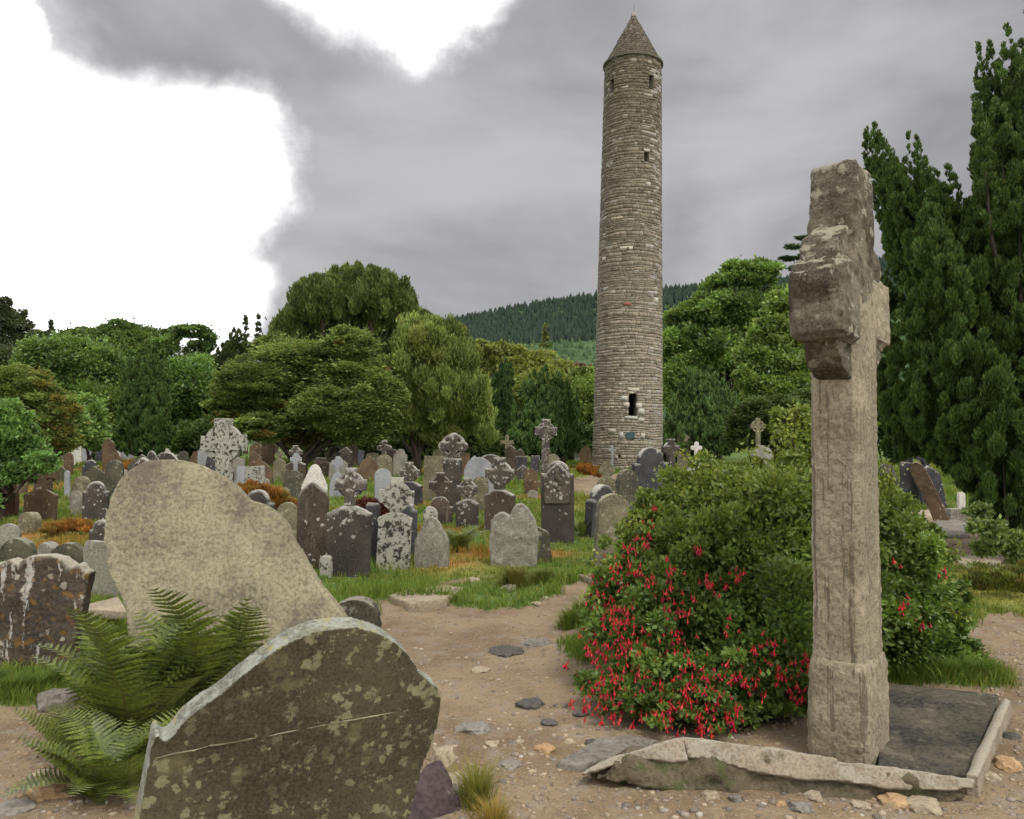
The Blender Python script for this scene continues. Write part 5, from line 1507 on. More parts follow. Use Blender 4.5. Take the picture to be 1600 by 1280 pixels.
kerb = empty('grave_kerb', (1.9, 3.8, 0), (0, 0, 0), 'pale stone kerb running past the foot of the standing cross', 'kerb')
def kerb_part(name, pix, O, yaw, thick, vox=.012, mat=M_KERB, amp=.012, lean=0):
    pts = plane_trace(pix, O, yaw, lean, 0)
    bm = bmesh.new()
    f = [bm.verts.new((a, 0, b)) for a, b in pts]; g = [bm.verts.new((a, thick, b)) for a, b in pts]
    bm.faces.new(f); bm.faces.new(g[::-1])
    for i in range(len(pts)): bm.faces.new((f[i], f[(i + 1) % len(pts)], g[(i + 1) % len(pts)], g[i]))
    bmesh.ops.recalc_face_normals(bm, faces=bm.faces); bmesh.ops.triangulate(bm, faces=bm.faces)
    sid[0] += 1
    o = link(name, remeshed(bm_mesh(bm, name), vox, amp, 6, .004, 30, sid[0]), mat, kerb)
    o.location = O - kerb.location; o.rotation_euler = (lean, 0, yaw)
    return o
KO = P(1200, 1240, 3.66); KO.z = 0.0
KY = math.radians(-5)
kerb_part('edge_stone', [(905, 1212), (928, 1196), (960, 1181), (1010, 1167), (1070, 1151), (1075, 1190), (1050, 1192), (1020, 1187), (990, 1190), (960, 1196), (930, 1206)], KO, KY, .13, lean=math.radians(-24), amp=.007)
kerb_part('edge_stone', [(1066, 1153), (1072, 1150), (1120, 1157), (1200, 1167), (1308, 1186), (1312, 1219), (1270, 1221), (1220, 1213), (1180, 1208), (1140, 1196), (1100, 1184), (1075, 1186)], KO, KY, .14, lean=math.radians(-24), amp=.007)
kerb_part('edge_stone', [(1306, 1188), (1400, 1199), (1470, 1208), (1526, 1218), (1524, 1232), (1480, 1237), (1430, 1232), (1390, 1234), (1340, 1225), (1306, 1222)], KO, KY, .11, lean=math.radians(-24), amp=.007)
kerb_part('bank', [(925, 1216), (980, 1180), (1070, 1170), (1200, 1186), (1320, 1204), (1500, 1226), (1520, 1250), (1440, 1262), (1300, 1262), (1180, 1256), (1080, 1240), (980, 1228)], KO + Vector((0, .035, 0)), KY, .16, .016, M_BANK, .04, math.radians(-14))
# side kerb running back
a = P(1519, 1214, 3.70); b = P(1572, 1089, 4.76)
a.z = b.z = 0.0
bm = bmesh.new()
L = (b - a).length
bm_box(bm, 0, L, -.024, .024, -.15, .095)
bmesh.ops.triangulate(bm, faces=bm.faces)
o = link('side_kerb', remeshed(bm_mesh(bm, 'side_kerb'), .012, .005, 6, .002, 30, 77), M_KERB, kerb)
o.location = a - kerb.location; o.rotation_euler = (0, 0, math.atan2(b.y - a.y, b.x - a.x))
# earth bank the kerb stands on is a set of slaty lumps
flat_slab('paving_slab', [(868, 1190), (940, 1150), (985, 1148), (1030, 1156), (965, 1180), (905, 1196)], .035, .06, M_ROCK['grey'], 'flat grey triangular slab at the pointed end of the kerb', 'slab')
flat_slab('paving_slab', [(606, 930), (640, 918), (700, 914), (724, 918), (708, 930), (690, 936), (640, 942)], .075, .16, M_ROCK['buff'], 'flat pale slab sunk in the grass edge by the path', 'slab', .02, .012)
flat_slab('paving_slab', [(118, 948), (185, 932), (200, 956), (140, 952)], .16, .08, M_ROCK['buff'], 'white flat slab lying between the streaked stone and the leaning slab', 'slab', .014, .004)
flat_slab('paving_slab', [(1438, 816), (1490, 810), (1522, 820), (1510, 836), (1462, 838)], .06, .1, M_ROCK['grey'], 'grey flagstone at the foot of the leaning narrow slab', 'slab', .03, .01)
flat_slab('paving_slab', [(1490, 872), (1530, 862), (1570, 868), (1560, 884), (1510, 888)], .05, .1, M_ROCK['buff'], 'pale flagstone on the right hand path under the yew', 'slab', .03, .01)
flat_slab('paving_slab', [(1420, 800), (1450, 796), (1470, 804), (1440, 808)], .05, .1, M_ROCK['buff'], 'small pale flagstone left of the leaning narrow slab', 'slab', .03, .01)
flat_slab('paving_slab', [(902, 898), (945, 892), (985, 900), (950, 908)], .09, .1, M_ROCK['buff'], 'low pale slab in front of the big olive round headstone', 'slab', .02, .01)

# purple slab leaning behind the nearest headstone
O = G(690, 1275); O.z = 0
traced('headstone', [(690, 1186), (704, 1215), (722, 1262), (740, 1330), (600, 1330), (640, 1230), (668, 1190)], O, math.radians(18), math.radians(-32), 0, .05, M_ROCK['purple'], 'purple brown broken slab leaning behind the nearest headstone', .01, .008, 6, .003)


def rock(px, py, w, h, kind, label, dpt=None, flat=1.0, group=None, cat='rock', sink=0.52, lift=0.0):
    g = G(px, py); g.z = float(surf(g.x, g.y)[0]) if dpt is None else 0
    s = g.y / FPX
    bm = bmesh.new(); bmesh.ops.create_icosphere(bm, subdivisions=3, radius=1.0)
    sid[0] += 1
    off = Vector((sid[0] * 1.7, sid[0] * .9, 0))
    for v in bm.verts:
        n = v.co.normalized()
        # facet the ball, then break it up
        v.co = n * (0.80 + 0.30 * mnoise.noise(n * 1.4 + off) + 0.12 * mnoise.noise(n * 4.0 + off) + .05 * mnoise.noise(n * 10 + off))
        v.co.z = max(min(v.co.z, 0.62 + .08 * n.x), -0.7)
        v.co.x *= w * s / 2 * 1.15; v.co.y *= w * s / 2 * flat * 1.1; v.co.z *= h * s * 0.95
    o = link('rock', bm_mesh(bm, 'rock', 32), M_ROCK[kind])
    o.location = g + Vector((0, 0, h * s * (0.55 - sink) + lift)); o.rotation_euler = (0, 0, random.uniform(-.4, .4))
    return tag(o, label, cat, group or 'stones lying on and beside the gravel path')

for a in [(852, 1172, 32, 16, 'orange', 'orange brown rounded stone lying on the gravel near the kerb'), (829, 1101, 46, 12, 'dark', 'flat dark stone on the open gravel left of the fuchsia'), (741, 1141, 52, 13, 'grey', 'flat grey stone with shadowed front on the path'),
          (858, 1131, 30, 9, 'dark', 'small dark slate chip between the fuchsia and the flat dark stone'), (906, 1118, 24, 8, 'dark', 'little black stone under the flowering edge of the bush'), (752, 1046, 32, 7, 'buff', 'thin pale flake of stone half way up the path'), (790, 1020, 60, 12, 'dark', 'long dark slate ridge breaking the surface of the path'), (835, 1006, 50, 9, 'grey', 'grey continuation of the slate ridge in the path'),
          (838, 948, 16, 6, 'buff', 'pale stone at the turn of the path by the grass'), (852, 940, 12, 5, 'buff', 'smaller pale stone at the turn of the path'), (878, 925, 8, 5, 'buff', 'tiny white stone on the grass edge near the fuchsia'), (740, 912, 22, 8, 'buff', 'pale stone at the end of the little dirt strip'), (795, 928, 26, 12, 'grey', 'grey lump below the tussock beside the path'),
          (691, 1192, 40, 36, 'buff', 'rounded buff stone behind the shoulder of the nearest headstone'), (712, 1222, 46, 20, 'buff', 'flat buff stone stacked beside the nearest headstone'), (704, 1242, 44, 20, 'grey', 'grey stone at the bottom of the small stack by the nearest headstone'),
          (88, 1104, 62, 34, 'grey', 'pale angular block at the left of the fern'), (82, 1240, 70, 30, 'orange', 'rusty flat rock in front of the fern'), (24, 1262, 60, 12, 'grey', 'flat grey flag in the gravel at the bottom left'), (62, 1210, 24, 8, 'buff', 'pale chip on the gravel left of the fern'),
          (1250, 1262, 36, 14, 'grey', 'grey stone below the middle of the kerb'), (1272, 1247, 30, 14, 'buff', 'rounded buff stone tight under the kerb'), (1345, 1262, 30, 10, 'buff', 'buff stone on the gravel below the standing cross'), (1400, 1256, 52, 18, 'orange', 'yellowish rock below the kerb'), (1440, 1262, 60, 22, 'buff', 'smooth buff boulder sunk in gravel below the kerb'), (1436, 1236, 20, 10, 'grey', 'pale pebble beside the grass tuft under the kerb'),
          (1220, 1256, 18, 10, 'orange', 'small brown stone under the left half of the kerb'), (1545, 1216, 36, 14, 'buff', 'buff stone outside the corner of the kerb'), (1572, 1195, 44, 18, 'orange', 'sandy rock outside the side kerb'), (1580, 1152, 30, 10, 'dark', 'dark sliver outside the side kerb'), (985, 1212, 60, 26, 'grey', 'mossy grey ledge poking from under the kerb'), (1030, 1222, 40, 18, 'dark', 'dark ledge stone under the kerb'), (890, 1160, 18, 8, 'buff', 'pale chip at the pointed end of the kerb'),
          (925, 1165, 26, 10, 'dark', 'dark stone beneath the lowest flowers'), (770, 1165, 22, 7, 'buff', 'pale pebble alone on the lower path'), (812, 1160, 14, 6, 'buff', 'white pebble beside the orange stone'), (795, 1195, 40, 9, 'grey', 'bluish flat flag set in the lower path'), (1110, 1246, 26, 12, 'buff', 'pale lump at the base of the kerb'), (1150, 1250, 24, 12, 'grey', 'grey lump at the base of the kerb')]:
    rock(*a)

# ------------------------------------------------------------------ statue, person
def lathe_local(prof, n=20):
    return bm_mesh(lathe(prof, n), 'lathe', 50)
g = G(278, 716); g.z = float(surf(g.x, g.y)[0]); hS = EYE + (690 - 683) / FPX * g.y - g.z
st = empty('statue', g, (0, 0, .3), 'small white robed statue on the far graves left of the great wheel cross', 'statue')
k = hS
link('robe', lathe_local([(0, 0), (.17 * k, 0), (.17 * k, .12 * k), (.11 * k, .14 * k), (.13 * k, .30 * k), (.10 * k, .55 * k), (.11 * k, .74 * k), (.045 * k, .82 * k), (0, .83 * k)]), ST['white'], st)
bm = bmesh.new(); bmesh.ops.create_uvsphere(bm, u_segments=14, v_segments=10, radius=.065 * k)
for v in bm.verts: v.co.z *= 1.25
o = link('head', bm_mesh(bm, 'head', 60), ST['white'], st); o.location = (0, -.01, .90 * k)
for s in (-1, 1):
    bm = bmesh.new(); tube(bm, [Vector((s * .10 * k, 0, .74 * k)), Vector((s * .17 * k, -.05 * k, .58 * k)), Vector((s * .05 * k, -.14 * k, .56 * k))], [.04 * k, .038 * k, .025 * k], 8)
    link('arm', bm_mesh(bm, 'arm', 60), ST['white'], st)
g = G(257, 716); g.z = float(surf(g.x, g.y)[0])
grave('+gothic', 247, 257, 699, 718, 'white', 'small white cross stone left of the robed statue', ys=707, span=6, ring=False)
grave('gothic', 258, 268, 699, 718, 'white', 'small white arched stone next to the robed statue')


def person(loc, yaw):
    """someone in a blue jacket sitting on the grass behind a stone"""
    vs = [((0, 0, .22), .15), ((0, .02, .45), .15), ((0, .0, .66), .17), ((0, -.02, .76), .07), ((0, -.04, .86), .085), ((0, -.03, .97), .07),
          ((.19, 0, .68), .07), ((.27, -.10, .48), .055), ((.14, -.30, .42), .042), ((.10, -.38, .42), .035), ((-.19, 0, .68), .07), ((-.27, -.10, .48), .055), ((-.14, -.30, .42), .042), ((-.10, -.38, .42), .035),
          ((.11, -.05, .18), .11), ((.13, -.42, .46), .075), ((.12, -.62, .08), .055), ((.12, -.76, .05), .045), ((-.11, -.05, .18), .11), ((-.13, -.42, .46), .075), ((-.12, -.62, .08), .055), ((-.12, -.76, .05), .045)]
    es = [(0, 1), (1, 2), (2, 3), (3, 4), (4, 5), (2, 6), (6, 7), (7, 8), (8, 9), (2, 10), (10, 11), (11, 12), (12, 13), (0, 14), (14, 15), (15, 16), (16, 17), (0, 18), (18, 19), (19, 20), (20, 21)]
    me = bpy.data.meshes.new('body'); me.from_pydata([v[0] for v in vs], es, [])
    o = bpy.data.objects.new('work', me); COL.objects.link(o)
    m = o.modifiers.new('s', 'SKIN'); s = o.modifiers.new('u', 'SUBSURF'); s.levels = s.render_levels = 2
    for i, v in enumerate(vs): me.skin_vertices[0].data[i].radius = (v[1], v[1])
    me.skin_vertices[0].data[0].use_root = True
    dg = bpy.context.evaluated_depsgraph_get(); dg.update()
    new = bpy.data.meshes.new_from_object(o.evaluated_get(dg)); bpy.data.objects.remove(o)
    new.name = 'person'
    b = link('person', new)
    new.materials.clear()
    for mm in (M_JACKET, M_SKIN, M_IRON): new.materials.append(mm)
    for p in new.polygons:
        c = p.center; p.use_smooth = True
        p.material_index = 1 if c.z > .77 or (c.y < -.31 and c.z > .36 and abs(c.x) < .2 and c.z < .46 and c.y > -.40) else (2 if c.y < -.12 and c.z < .6 else 0)
    bm = bmesh.new(); bmesh.ops.create_uvsphere(bm, u_segments=16, v_segments=12, radius=.115)
    bmesh.ops.delete(bm, geom=[v for v in bm.verts if v.co.z < -.02 and v.co.y < .03], context='VERTS')
    h = link('hair', bm_mesh(bm, 'hair', 60), M_HAIR, b); h.location = (0, -.02, .93)
    b.location = loc; b.rotation_euler = (0, 0, yaw)
    return tag(b, 'person in a blue jacket sitting behind the brown stone by the tower', 'person')
g = G(919, 722); g.y += 1.2; g.x *= (g.y) / (g.y - 1.2); g.z = float(gz(g.x, g.y))
zt = EYE + (690 - 687) / FPX * g.y - g.z
pp_ = person(g, 2.2); s = max(0.8, min(1.6, zt / 1.04)); 
pp_.scale = (s, s, s) if s < 1.25 else (1.1, 1.1, 1.1)

# ------------------------------------------------------------------ fern
def frond_mesh(L, npair, curl, seed):
    r_ = random.Random(seed); vs, fs, cs = [], [], []
    def quad(p0, p1, p2, p3, c):
        i = len(vs); vs.extend([p0, p1, p2, p3]); fs.append((i, i + 1, i + 2, i + 3)); cs.extend([c] * 4)
    # the rachis curves over from upright
    N = 40; pts = [Vector((0, 0, 0))]; ang = 0.0
    for i in range(N):
        ang = curl * ((i / N) ** 1.8)
        pts.append(pts[-1] + Vector((math.sin(ang), 0, math.cos(ang))) * (L / N))
    def at(t):
        f = t * N; i = min(int(f), N - 1); return pts[i].lerp(pts[i + 1], f - i), (pts[i + 1] - pts[i]).normalized()
    for i in range(N):
        w = 0.0045 * (1 - i / N) + 0.001
        quad(pts[i] + Vector((0, -w, 0)), pts[i] + Vector((0, w, 0)), pts[i + 1] + Vector((0, w, 0)), pts[i + 1] + Vector((0, -w, 0)), (0.13, 0.11, 0.035))
    for k in range(npair):
        t = 0.14 + 0.85 * (k / npair)
        p, tan = at(t)
        ln = L * 0.23 * math.sin(math.pi * min(1, (t * 0.92 + 0.08)) ** 0.85) ** 0.8 + 0.008
        for s in (-1, 1):
            nrm = Vector((tan.z, 0, -tan.x))        # upper side of the frond
            d = (Vector((0, s, 0)) * 0.93 + tan * 0.36 - nrm * -0.0 + Vector((0, 0, r_.uniform(-.08, .04)))).normalized()
            npn = max(6, int(ln / 0.010))
            tip_c = r_.uniform(0.7, 1.3)
            q = p.copy(); dd = d.copy(); prev = None
            for j in range(npn + 1):
                f = j / npn
                side = nrm.cross(dd).normalized()
                wd = (ln * 0.085 + 0.0025) * (1 - f ** 2.2) * (1.0 if j % 2 else 0.62) + 0.0008
                cur = (q + side * wd - nrm * wd * .25, q, q - side * wd - nrm * wd * .25)
                if prev is not None:
                    c0 = 0.7 + 0.6 * r_.random()
                    c = (0.100 * c0 * tip_c, 0.128 * c0 * tip_c, 0.026 * c0)
                    quad(prev[0], prev[1], cur[1], cur[0], c); quad(prev[1], prev[2], cur[2], cur[1], c)
                prev = cur
                dd = (dd + nrm * -0.045 + Vector((0, 0, -0.03))).normalized()
                q = q + dd * (ln / npn)
    return mesh_np('frond', np.array([tuple(v) for v in vs]), np.array(fs), np.array(cs))

FR = [frond_mesh(L, n, c, i) for i, (L, n, c) in enumerate(((.80, 22, 1.05), (.72, 20, .8), (.66, 19, 1.25), (.58, 18, .6), (.50, 16, .95), (.70, 20, .45)))]


def fern(px, py, n, smin, smax, label, spread=(0.15, 1.25), d=None, dirs=None, cluster=0.06):
    g = G(px, py) if d is None else P(px, py, d)
    g.z = float(surf(g.x, g.y)[0])
    f = empty('fern', g, (0, 0, 0), label, 'fern', 'ferns among the graves')
    for i in range(n):
        az = (i * 2.399 + random.uniform(-.3, .3)) if dirs is None else random.choice(dirs) + random.uniform(-.5, .5)
        tl = random.uniform(*spread) * (0.35 + 0.65 * ((i + 1) / n))
        o = link('frond', random.choice(FR), M_BRACKEN, f)
        s = random.uniform(smin, smax)
        o.location = (random.gauss(0, cluster), random.gauss(0, cluster), -0.02)
        o.rotation_euler = (Matrix.Rotation(az, 3, 'Z') @ Matrix.Rotation(tl, 3, 'Y') @ Matrix.Rotation(random.uniform(-.25, .25), 3, 'X')).to_euler()
        o.scale = (s, s * random.uniform(.85, 1.1), s)
    return f
fern(205, 1150, 30, .85, 1.2, 'large dark green fern spilling between the leaning slab and the nearest headstone', (0.1, 1.0))
fern(170, 1235, 24, .55, .80, 'lower fern with outspread fronds beside the nearest headstone', (0.5, 1.35))
fern(318, 1125, 20, .95, 1.25, 'upright fern in front of the leaning tan slab', (0.05, .6))
fern(112, 1178, 11, .55, .72, 'pale fern reaching left over the gravel', (0.5, 1.3))
fern(712, 864, 16, .55, .85, 'bright green fern clump among the gravestones behind the small pale headstone', (0.4, 1.25))
fern(907, 838, 10, .5, .7, 'green fern beside the sideways black headstone', (0.4, 1.2))
fern(812, 886, 10, .45, .6, 'small green fern at the foot of the two humped grey stone', (0.2, .9))

# ------------------------------------------------------------------ fuchsia
FD = 5.55
FL = [(1190, 915, 180, 180, -.02), (1120, 880, 120, 120, -.05), (1085, 965, 130, 130, -.3), (1190, 850, 140, 120, .2), (1010, 1020, 85, 100, -.5), (1255, 765, 85, 80, .3), (1322, 830, 92, 105, .25), (1425, 915, 75, 105, .2), (1190, 1010, 150, 115, -.55), (1095, 790, 85, 72, .45), (990, 900, 62, 72, -.1), (1400, 1000, 85, 70, .1),
      (1110, 1065, 110, 70, -.75), (1000, 1075, 78, 60, -.75), (1235, 1075, 80, 60, -.6), (1150, 758, 70, 34, .5), (1240, 670, 34, 40, .4), (1375, 800, 46, 46, .4), (1440, 868, 44, 44, .35), (1020, 820, 46, 46, .2), (950, 960, 42, 60, -.2), (1480, 960, 38, 55, .3), (1330, 705, 40, 40, .5), (1300, 950, 120, 110, -.1), (1090, 1120, 90, 38, -.6), (1180, 1130, 90, 38, -.4), (1010, 1120, 60, 32, -.65), (1250, 1130, 60, 36, -.3), (1450, 1010, 70, 50, .1), (1110, 1095, 100, 36, -.92), (1190, 1100, 80, 34, -.85), (1238, 1100, 50, 34, -.8), (1040, 1100, 70, 34, -.92), (985, 1095, 56, 36, -.9)]
fb = P(1215, 1090, FD); fb.z = 0.0
bush = empty('fuchsia_bush', fb, (0, 0, 0), 'big fuchsia bush covered in hanging red flowers beside the standing cross', 'bush')
C, R = lobes_world(FL, FD, 0, 1)
R = [(a, max(b, a) * 1.0, c) for a, b, c in R]
cs, rs = subclumps(C, R, 46, (0.11, 0.26), 0.2, 0.85)
cs = cs + rng.normal(0, .035, cs.shape)
cs = np.concatenate([cs, np.array([tuple(q) for q in C])]); rs = np.concatenate([rs, np.array(R) * .8])
area = 4 * math.pi * rs.mean(1) ** 2
area[-len(C):] *= .5
LS = 0.040
cnt = np.maximum(8, (area * 1.25 / (LS * LS * .52 * .5)).astype(int))
pos, ax, ln, wd, col = clumps_to_leaves(cs, rs, cnt, LS, .52, 'out', (0.125, 0.190, 0.042), 0.24, None, 0, .25)
w = np.clip((pos[:, 2] - 0.65) / 0.8, 0, 1)[:, None] * rng.uniform(0, 1, (len(pos), 1))      # highlights of the bright bush top put into the leaf colour, yellower with height
col = col * (1 - w) + np.array((0.225, 0.245, 0.055)) * w
keep = (pos[:, 2] > 0.06) & (pos[:, 1] > 4.12) & ~((np.abs(pos[:, 0] - cb.x) < .26) & (np.abs(pos[:, 1] - cb.y) < .3))
print('fuchsia leaves', keep.sum())
link('leaves', leaf_mesh('leaves', pos[keep] - np.array(fb), ax[keep], ln[keep], wd[keep], col[keep]), M_LEAF, bush)
# long arching shoots above the outline
bm = bmesh.new()
tips = []
for (x0, y0, x1, y1, dz) in ((1240, 700, 1243, 640, .2), (1120, 760, 1058, 700, .3), (1060, 830, 985, 812, 0), (1000, 900, 918, 872, -.2), (1300, 740, 1280, 690, .3), (1180, 740, 1165, 690, .3), (1380, 790, 1394, 730, .3), (1450, 860, 1500, 850, .2), (980, 960, 912, 930, -.3), (1000, 1060, 905, 1085, -.5), (1000, 1100, 900, 1130, -.5), (1440, 940, 1510, 960, .1), (1030, 800, 960, 832, .2), (1210, 720, 1225, 655, .3), (1090, 770, 1110, 712, .3)):
    a = P(x0, y0, FD + dz); b = P(x1, y1, FD + dz - .1)
    tube(bm, [q - fb for q in wander(a, b, 6, .05)], [.006, .005, .004, .0035, .003, .002], 5)
    tips.append((a, b))
for c, r in zip(C[:14], R[:14]):
    tube(bm, [q - fb for q in wander(Vector((fb.x + random.uniform(-.25, .25), fb.y + random.uniform(-.2, .2), 0.0)), c + Vector((random.uniform(-.2, .2), 0, r[2] * .5)), 7, .05)], [.022, .018, .015, .012, .009, .006, .003], 6)
link('stems', bm_mesh(bm, 'stems', 60), M_BARK, bush)
pl = []; 
for a, b in tips:
    for k in range(70):
        t = random.uniform(.1, 1.02); pl.append(a.lerp(b, t) + Vector((random.gauss(0, .035), random.gauss(0, .035), random.gauss(0, .03))))
pl = np.array([tuple(p) for p in pl]); n = len(pl); cc = np.array((0.19, 0.22, 0.038)) * rng.uniform(.7, 1.3, (n, 1))
link('shoots', leaf_mesh('shoots', pl - np.array(fb), unit(rdir(n) + np.array([0, 0, .2])), LS * rng.uniform(.7, 1.2, n), LS * .5 * np.ones(n), cc), M_LEAF, bush)


def flower_mesh(seed):
    """one hanging blossom: thin tube, four flared red sepals, purple skirt, stamens"""
    r_ = random.Random(seed); vs, fs, cs = [], [], []
    def ring_(r, z, n, c):
        i = len(vs); vs.extend([(r * math.cos(2 * math.pi * k / n), r * math.sin(2 * math.pi * k / n), z) for k in range(n)]); cs.extend([c] * n); return i
    red = [(0.50, 0.016, 0.020), (0.44, 0.014, 0.024), (0.56, 0.026, 0.020), (0.38, 0.012, 0.026), (0.52, 0.05, 0.035)][seed % 5]; pur = (0.22, 0.010, 0.06)
    n = 5
    r0 = ring_(.0015, .0, n, (0.15, .14, .03)); r1 = ring_(.0022, -.012, n, red); r2 = ring_(.0042, -.026, n, red)
    for a, b in ((r0, r1), (r1, r2)):
        for k in range(n): fs.append((a + k, a + (k + 1) % n, b + (k + 1) % n, b + k))
    for k in range(4):
        a = k * math.pi / 2 + r_.uniform(-.2, .2); u = Vector((math.cos(a), math.sin(a), 0)); w = Vector((-math.sin(a), math.cos(a), 0))
        p0 = u * .003 + Vector((0, 0, -.024)); p2 = u * .019 + Vector((0, 0, -.040 - r_.uniform(0, .008))); m = (p0 + p2) / 2 + Vector((0, 0, .002))
        i = len(vs); vs.extend([tuple(p0), tuple(m + w * .0055), tuple(p2), tuple(m - w * .0055)]); cs.extend([red] * 4); fs.append((i, i + 1, i + 2, i + 3))
    r3 = ring_(.0055, -.030, n, pur); r4 = ring_(.0075, -.042, n, pur)
    for k in range(n): fs.append((r3 + k, r3 + (k + 1) % n, r4 + (k + 1) % n, r4 + k))
    i = len(vs); vs.extend([(.0008, 0, -.035), (.0, .0008, -.035), (0.001, 0, -.058), (-.001, 0, -.058)]); cs.extend([red] * 4); fs.append((i, i + 1, i + 2, i + 3))
    return mesh_np('flower', np.array(vs), np.array(fs), np.array(cs))
FM = [flower_mesh(i) for i in range(5)]


def front_hit(px, py):
    """nearest point of the bush volume on the ray of a pixel"""
    o = Vector((0, 0, EYE)); d = px_dir(px, py); best = None
    for c, r in zip(C, R):
        oc = Vector(((o.x - c.x) / r[0], (o.y - c.y) / r[1], (o.z - c.z) / r[2])); dd = Vector((d.x / r[0], d.y / r[1], d.z / r[2]))
        a = dd.dot(dd); b = 2 * oc.dot(dd); q = oc.dot(oc) - 1; D = b * b - 4 * a * q
        if D > 0:
            t = (-b - math.sqrt(D)) / (2 * a)
            if t > 0 and (best is None or t < best): best = t
    return None if best is None else o + d * best
CL = [(958, 880, 12, 12), (940, 900, 16, 14), (975, 905, 10, 8), (995, 830, 16, 16), (1012, 832, 10, 8), (950, 955, 30, 16), (930, 930, 14, 10), (965, 1000, 40, 22), (1000, 985, 20, 26), (925, 1000, 24, 18), (1060, 1000, 22, 18), (1000, 1010, 22, 18), (930, 1040, 22, 22), (960, 1060, 34, 20), (1010, 1060, 26, 20), (915, 1090, 26, 22), (945, 1105, 30, 18), (1090, 1060, 40, 30),
      (1075, 1090, 34, 18), (1040, 1110, 26, 18), (1030, 1140, 30, 16), (985, 1130, 30, 20), (1110, 1090, 24, 18), (1145, 1105, 18, 14), (925, 1130, 26, 14), (1150, 895, 12, 10), (1118, 915, 8, 8), (1195, 1030, 18, 22), (1245, 1075, 20, 12), (1255, 1025, 10, 8), (1185, 1070, 14, 14), (1105, 905, 10, 8), (1040, 920, 14, 12), (1015, 900, 12, 10), (990, 880, 10, 10), (1020, 795, 8, 8),
      (1085, 850, 10, 8), (1410, 940, 10, 8), (1440, 970, 8, 8), (1480, 890, 6, 6), (1405, 870, 4, 6), (1130, 980, 8, 16), (1190, 990, 6, 12), (1075, 950, 10, 16), (1040, 960, 20, 16), (1150, 1050, 24, 18), (1220, 1040, 14, 12), (1050, 890, 12, 12), (970, 950, 20, 14),  (980, 860, 16, 12), (1100, 1125, 20, 10)]
tot = sum(c[2] for c in CL)
fl = []
for (px, py, n, sp) in CL:
    for _ in range(int(n * 0.8)):
        x, y = px + random.gauss(0, sp * .8), py + random.gauss(0, sp)
        h = front_hit(x, y)
        if h is None:
            h = front_hit(px + (px < 1000) * 20, py)
            if h is None: continue
            h = P(x, y, h.y)
        h.y -= random.uniform(-.07, .07)
        if h.z > 0.07 and h.y > 4.1: fl.append(h)
random.shuffle(fl)
print('flowers', len(fl))
fl.sort(key=lambda h: h.y)
for h in fl[:290]:
    o = link('flower', random.choice(FM), M_PETAL, bush)
    o.location = h - fb; o.rotation_euler = (random.uniform(-.45, .45), random.uniform(-.45, .45), random.uniform(0, 6.3)); s = random.uniform(.55, 1.2); o.scale = (s, s, s * random.uniform(.9, 1.25))
rest_ = fl[290:]
if rest_:
    V_, F_, K_ = [], [], []
    for h in rest_:
        me = random.choice(FM); M = Matrix.Translation(h - fb) @ Matrix.Rotation(random.uniform(0, 6.3), 4, 'Z') @ Matrix.Rotation(random.uniform(-.45, .45), 4, 'X') @ Matrix.Scale(random.uniform(.75, 1.1), 4)
        o = len(V_); V_ += [tuple(M @ v.co) for v in me.vertices]; F_ += [tuple(o + i for i in p.vertices) for p in me.polygons]; K_ += [tuple(c.color)[:3] for c in me.color_attributes['Col'].data]
    tag(link('blossoms', mesh_np('blossoms', np.array(V_), np.array(F_), np.array(K_)), M_PETAL, bush), kind='stuff')

# ------------------------------------------------------------------ small shrubs
BR = 'mounds of rusty dead bracken'
for (lb, px, py, d, l) in (('rusty bracken mound right of the great wheel cross', 415, 800, 17.0, [(385, 768, 26, 14), (420, 775, 30, 18), (445, 790, 26, 14), (465, 800, 20, 12)]), ('rusty growth at the foot of the brown cross on the left', 120, 832, 13.5, [(85, 826, 22, 8), (115, 822, 22, 10), (140, 826, 18, 8)]),
                           ('rusty bracken by the brown stone near the tower foot', 925, 742, 36.0, [(915, 733, 16, 8), (932, 737, 16, 8)]), ('rusty tuft left of the black white rimmed headstone', 130, 752, 26.0, [(215, 728, 30, 7), (160, 745, 18, 6)])):
    tree('bracken', lb, (px, py), d, l, 7, .2, 1.5, 'up', (0.27, 0.125, 0.030), 16, .2, (0.22, 0.17, 0.045), .25, .02, M_NEEDLE, cat='bracken', seed=px + 7, trunk=False, group=BR, flat=1.0)
tree('bush', 'burgundy leaved low bush between the two lichened wheel crosses', (580, 830), 13.6, [(572, 795, 24, 18), (592, 800, 20, 18), (578, 815, 30, 18)], 8, .5, 1.6, 'out', (0.095, 0.032, 0.020), 14, .15, (0.20, 0.11, 0.03), .1, .03, cat='bush', seed=51, trunk=False)
tree('bush', 'leafy saplings under the big yew by the right hand flagstones', (1560, 890), 9.6, [(1530, 800, 22, 16), (1550, 830, 26, 20), (1580, 850, 30, 22), (1540, 856, 24, 18), (1600, 870, 30, 24), (1520, 822, 14, 12)], 9, .5, 1.0, 'out', (0.15, 0.20, 0.06), 14, .3, None, 0, .02, cat='bush', seed=52, trunk=False)
tree('bush', 'green undergrowth right of the fuchsia at its foot', (1470, 1048), 5.6, [(1440, 1010, 46, 30), (1480, 985, 30, 36), (1410, 1030, 40, 18), (1500, 1030, 26, 12)], 9, .4, 1.2, 'up', (0.05, 0.095, 0.022), 16, .12, None, 0, .02, cat='bush', seed=53, trunk=False)
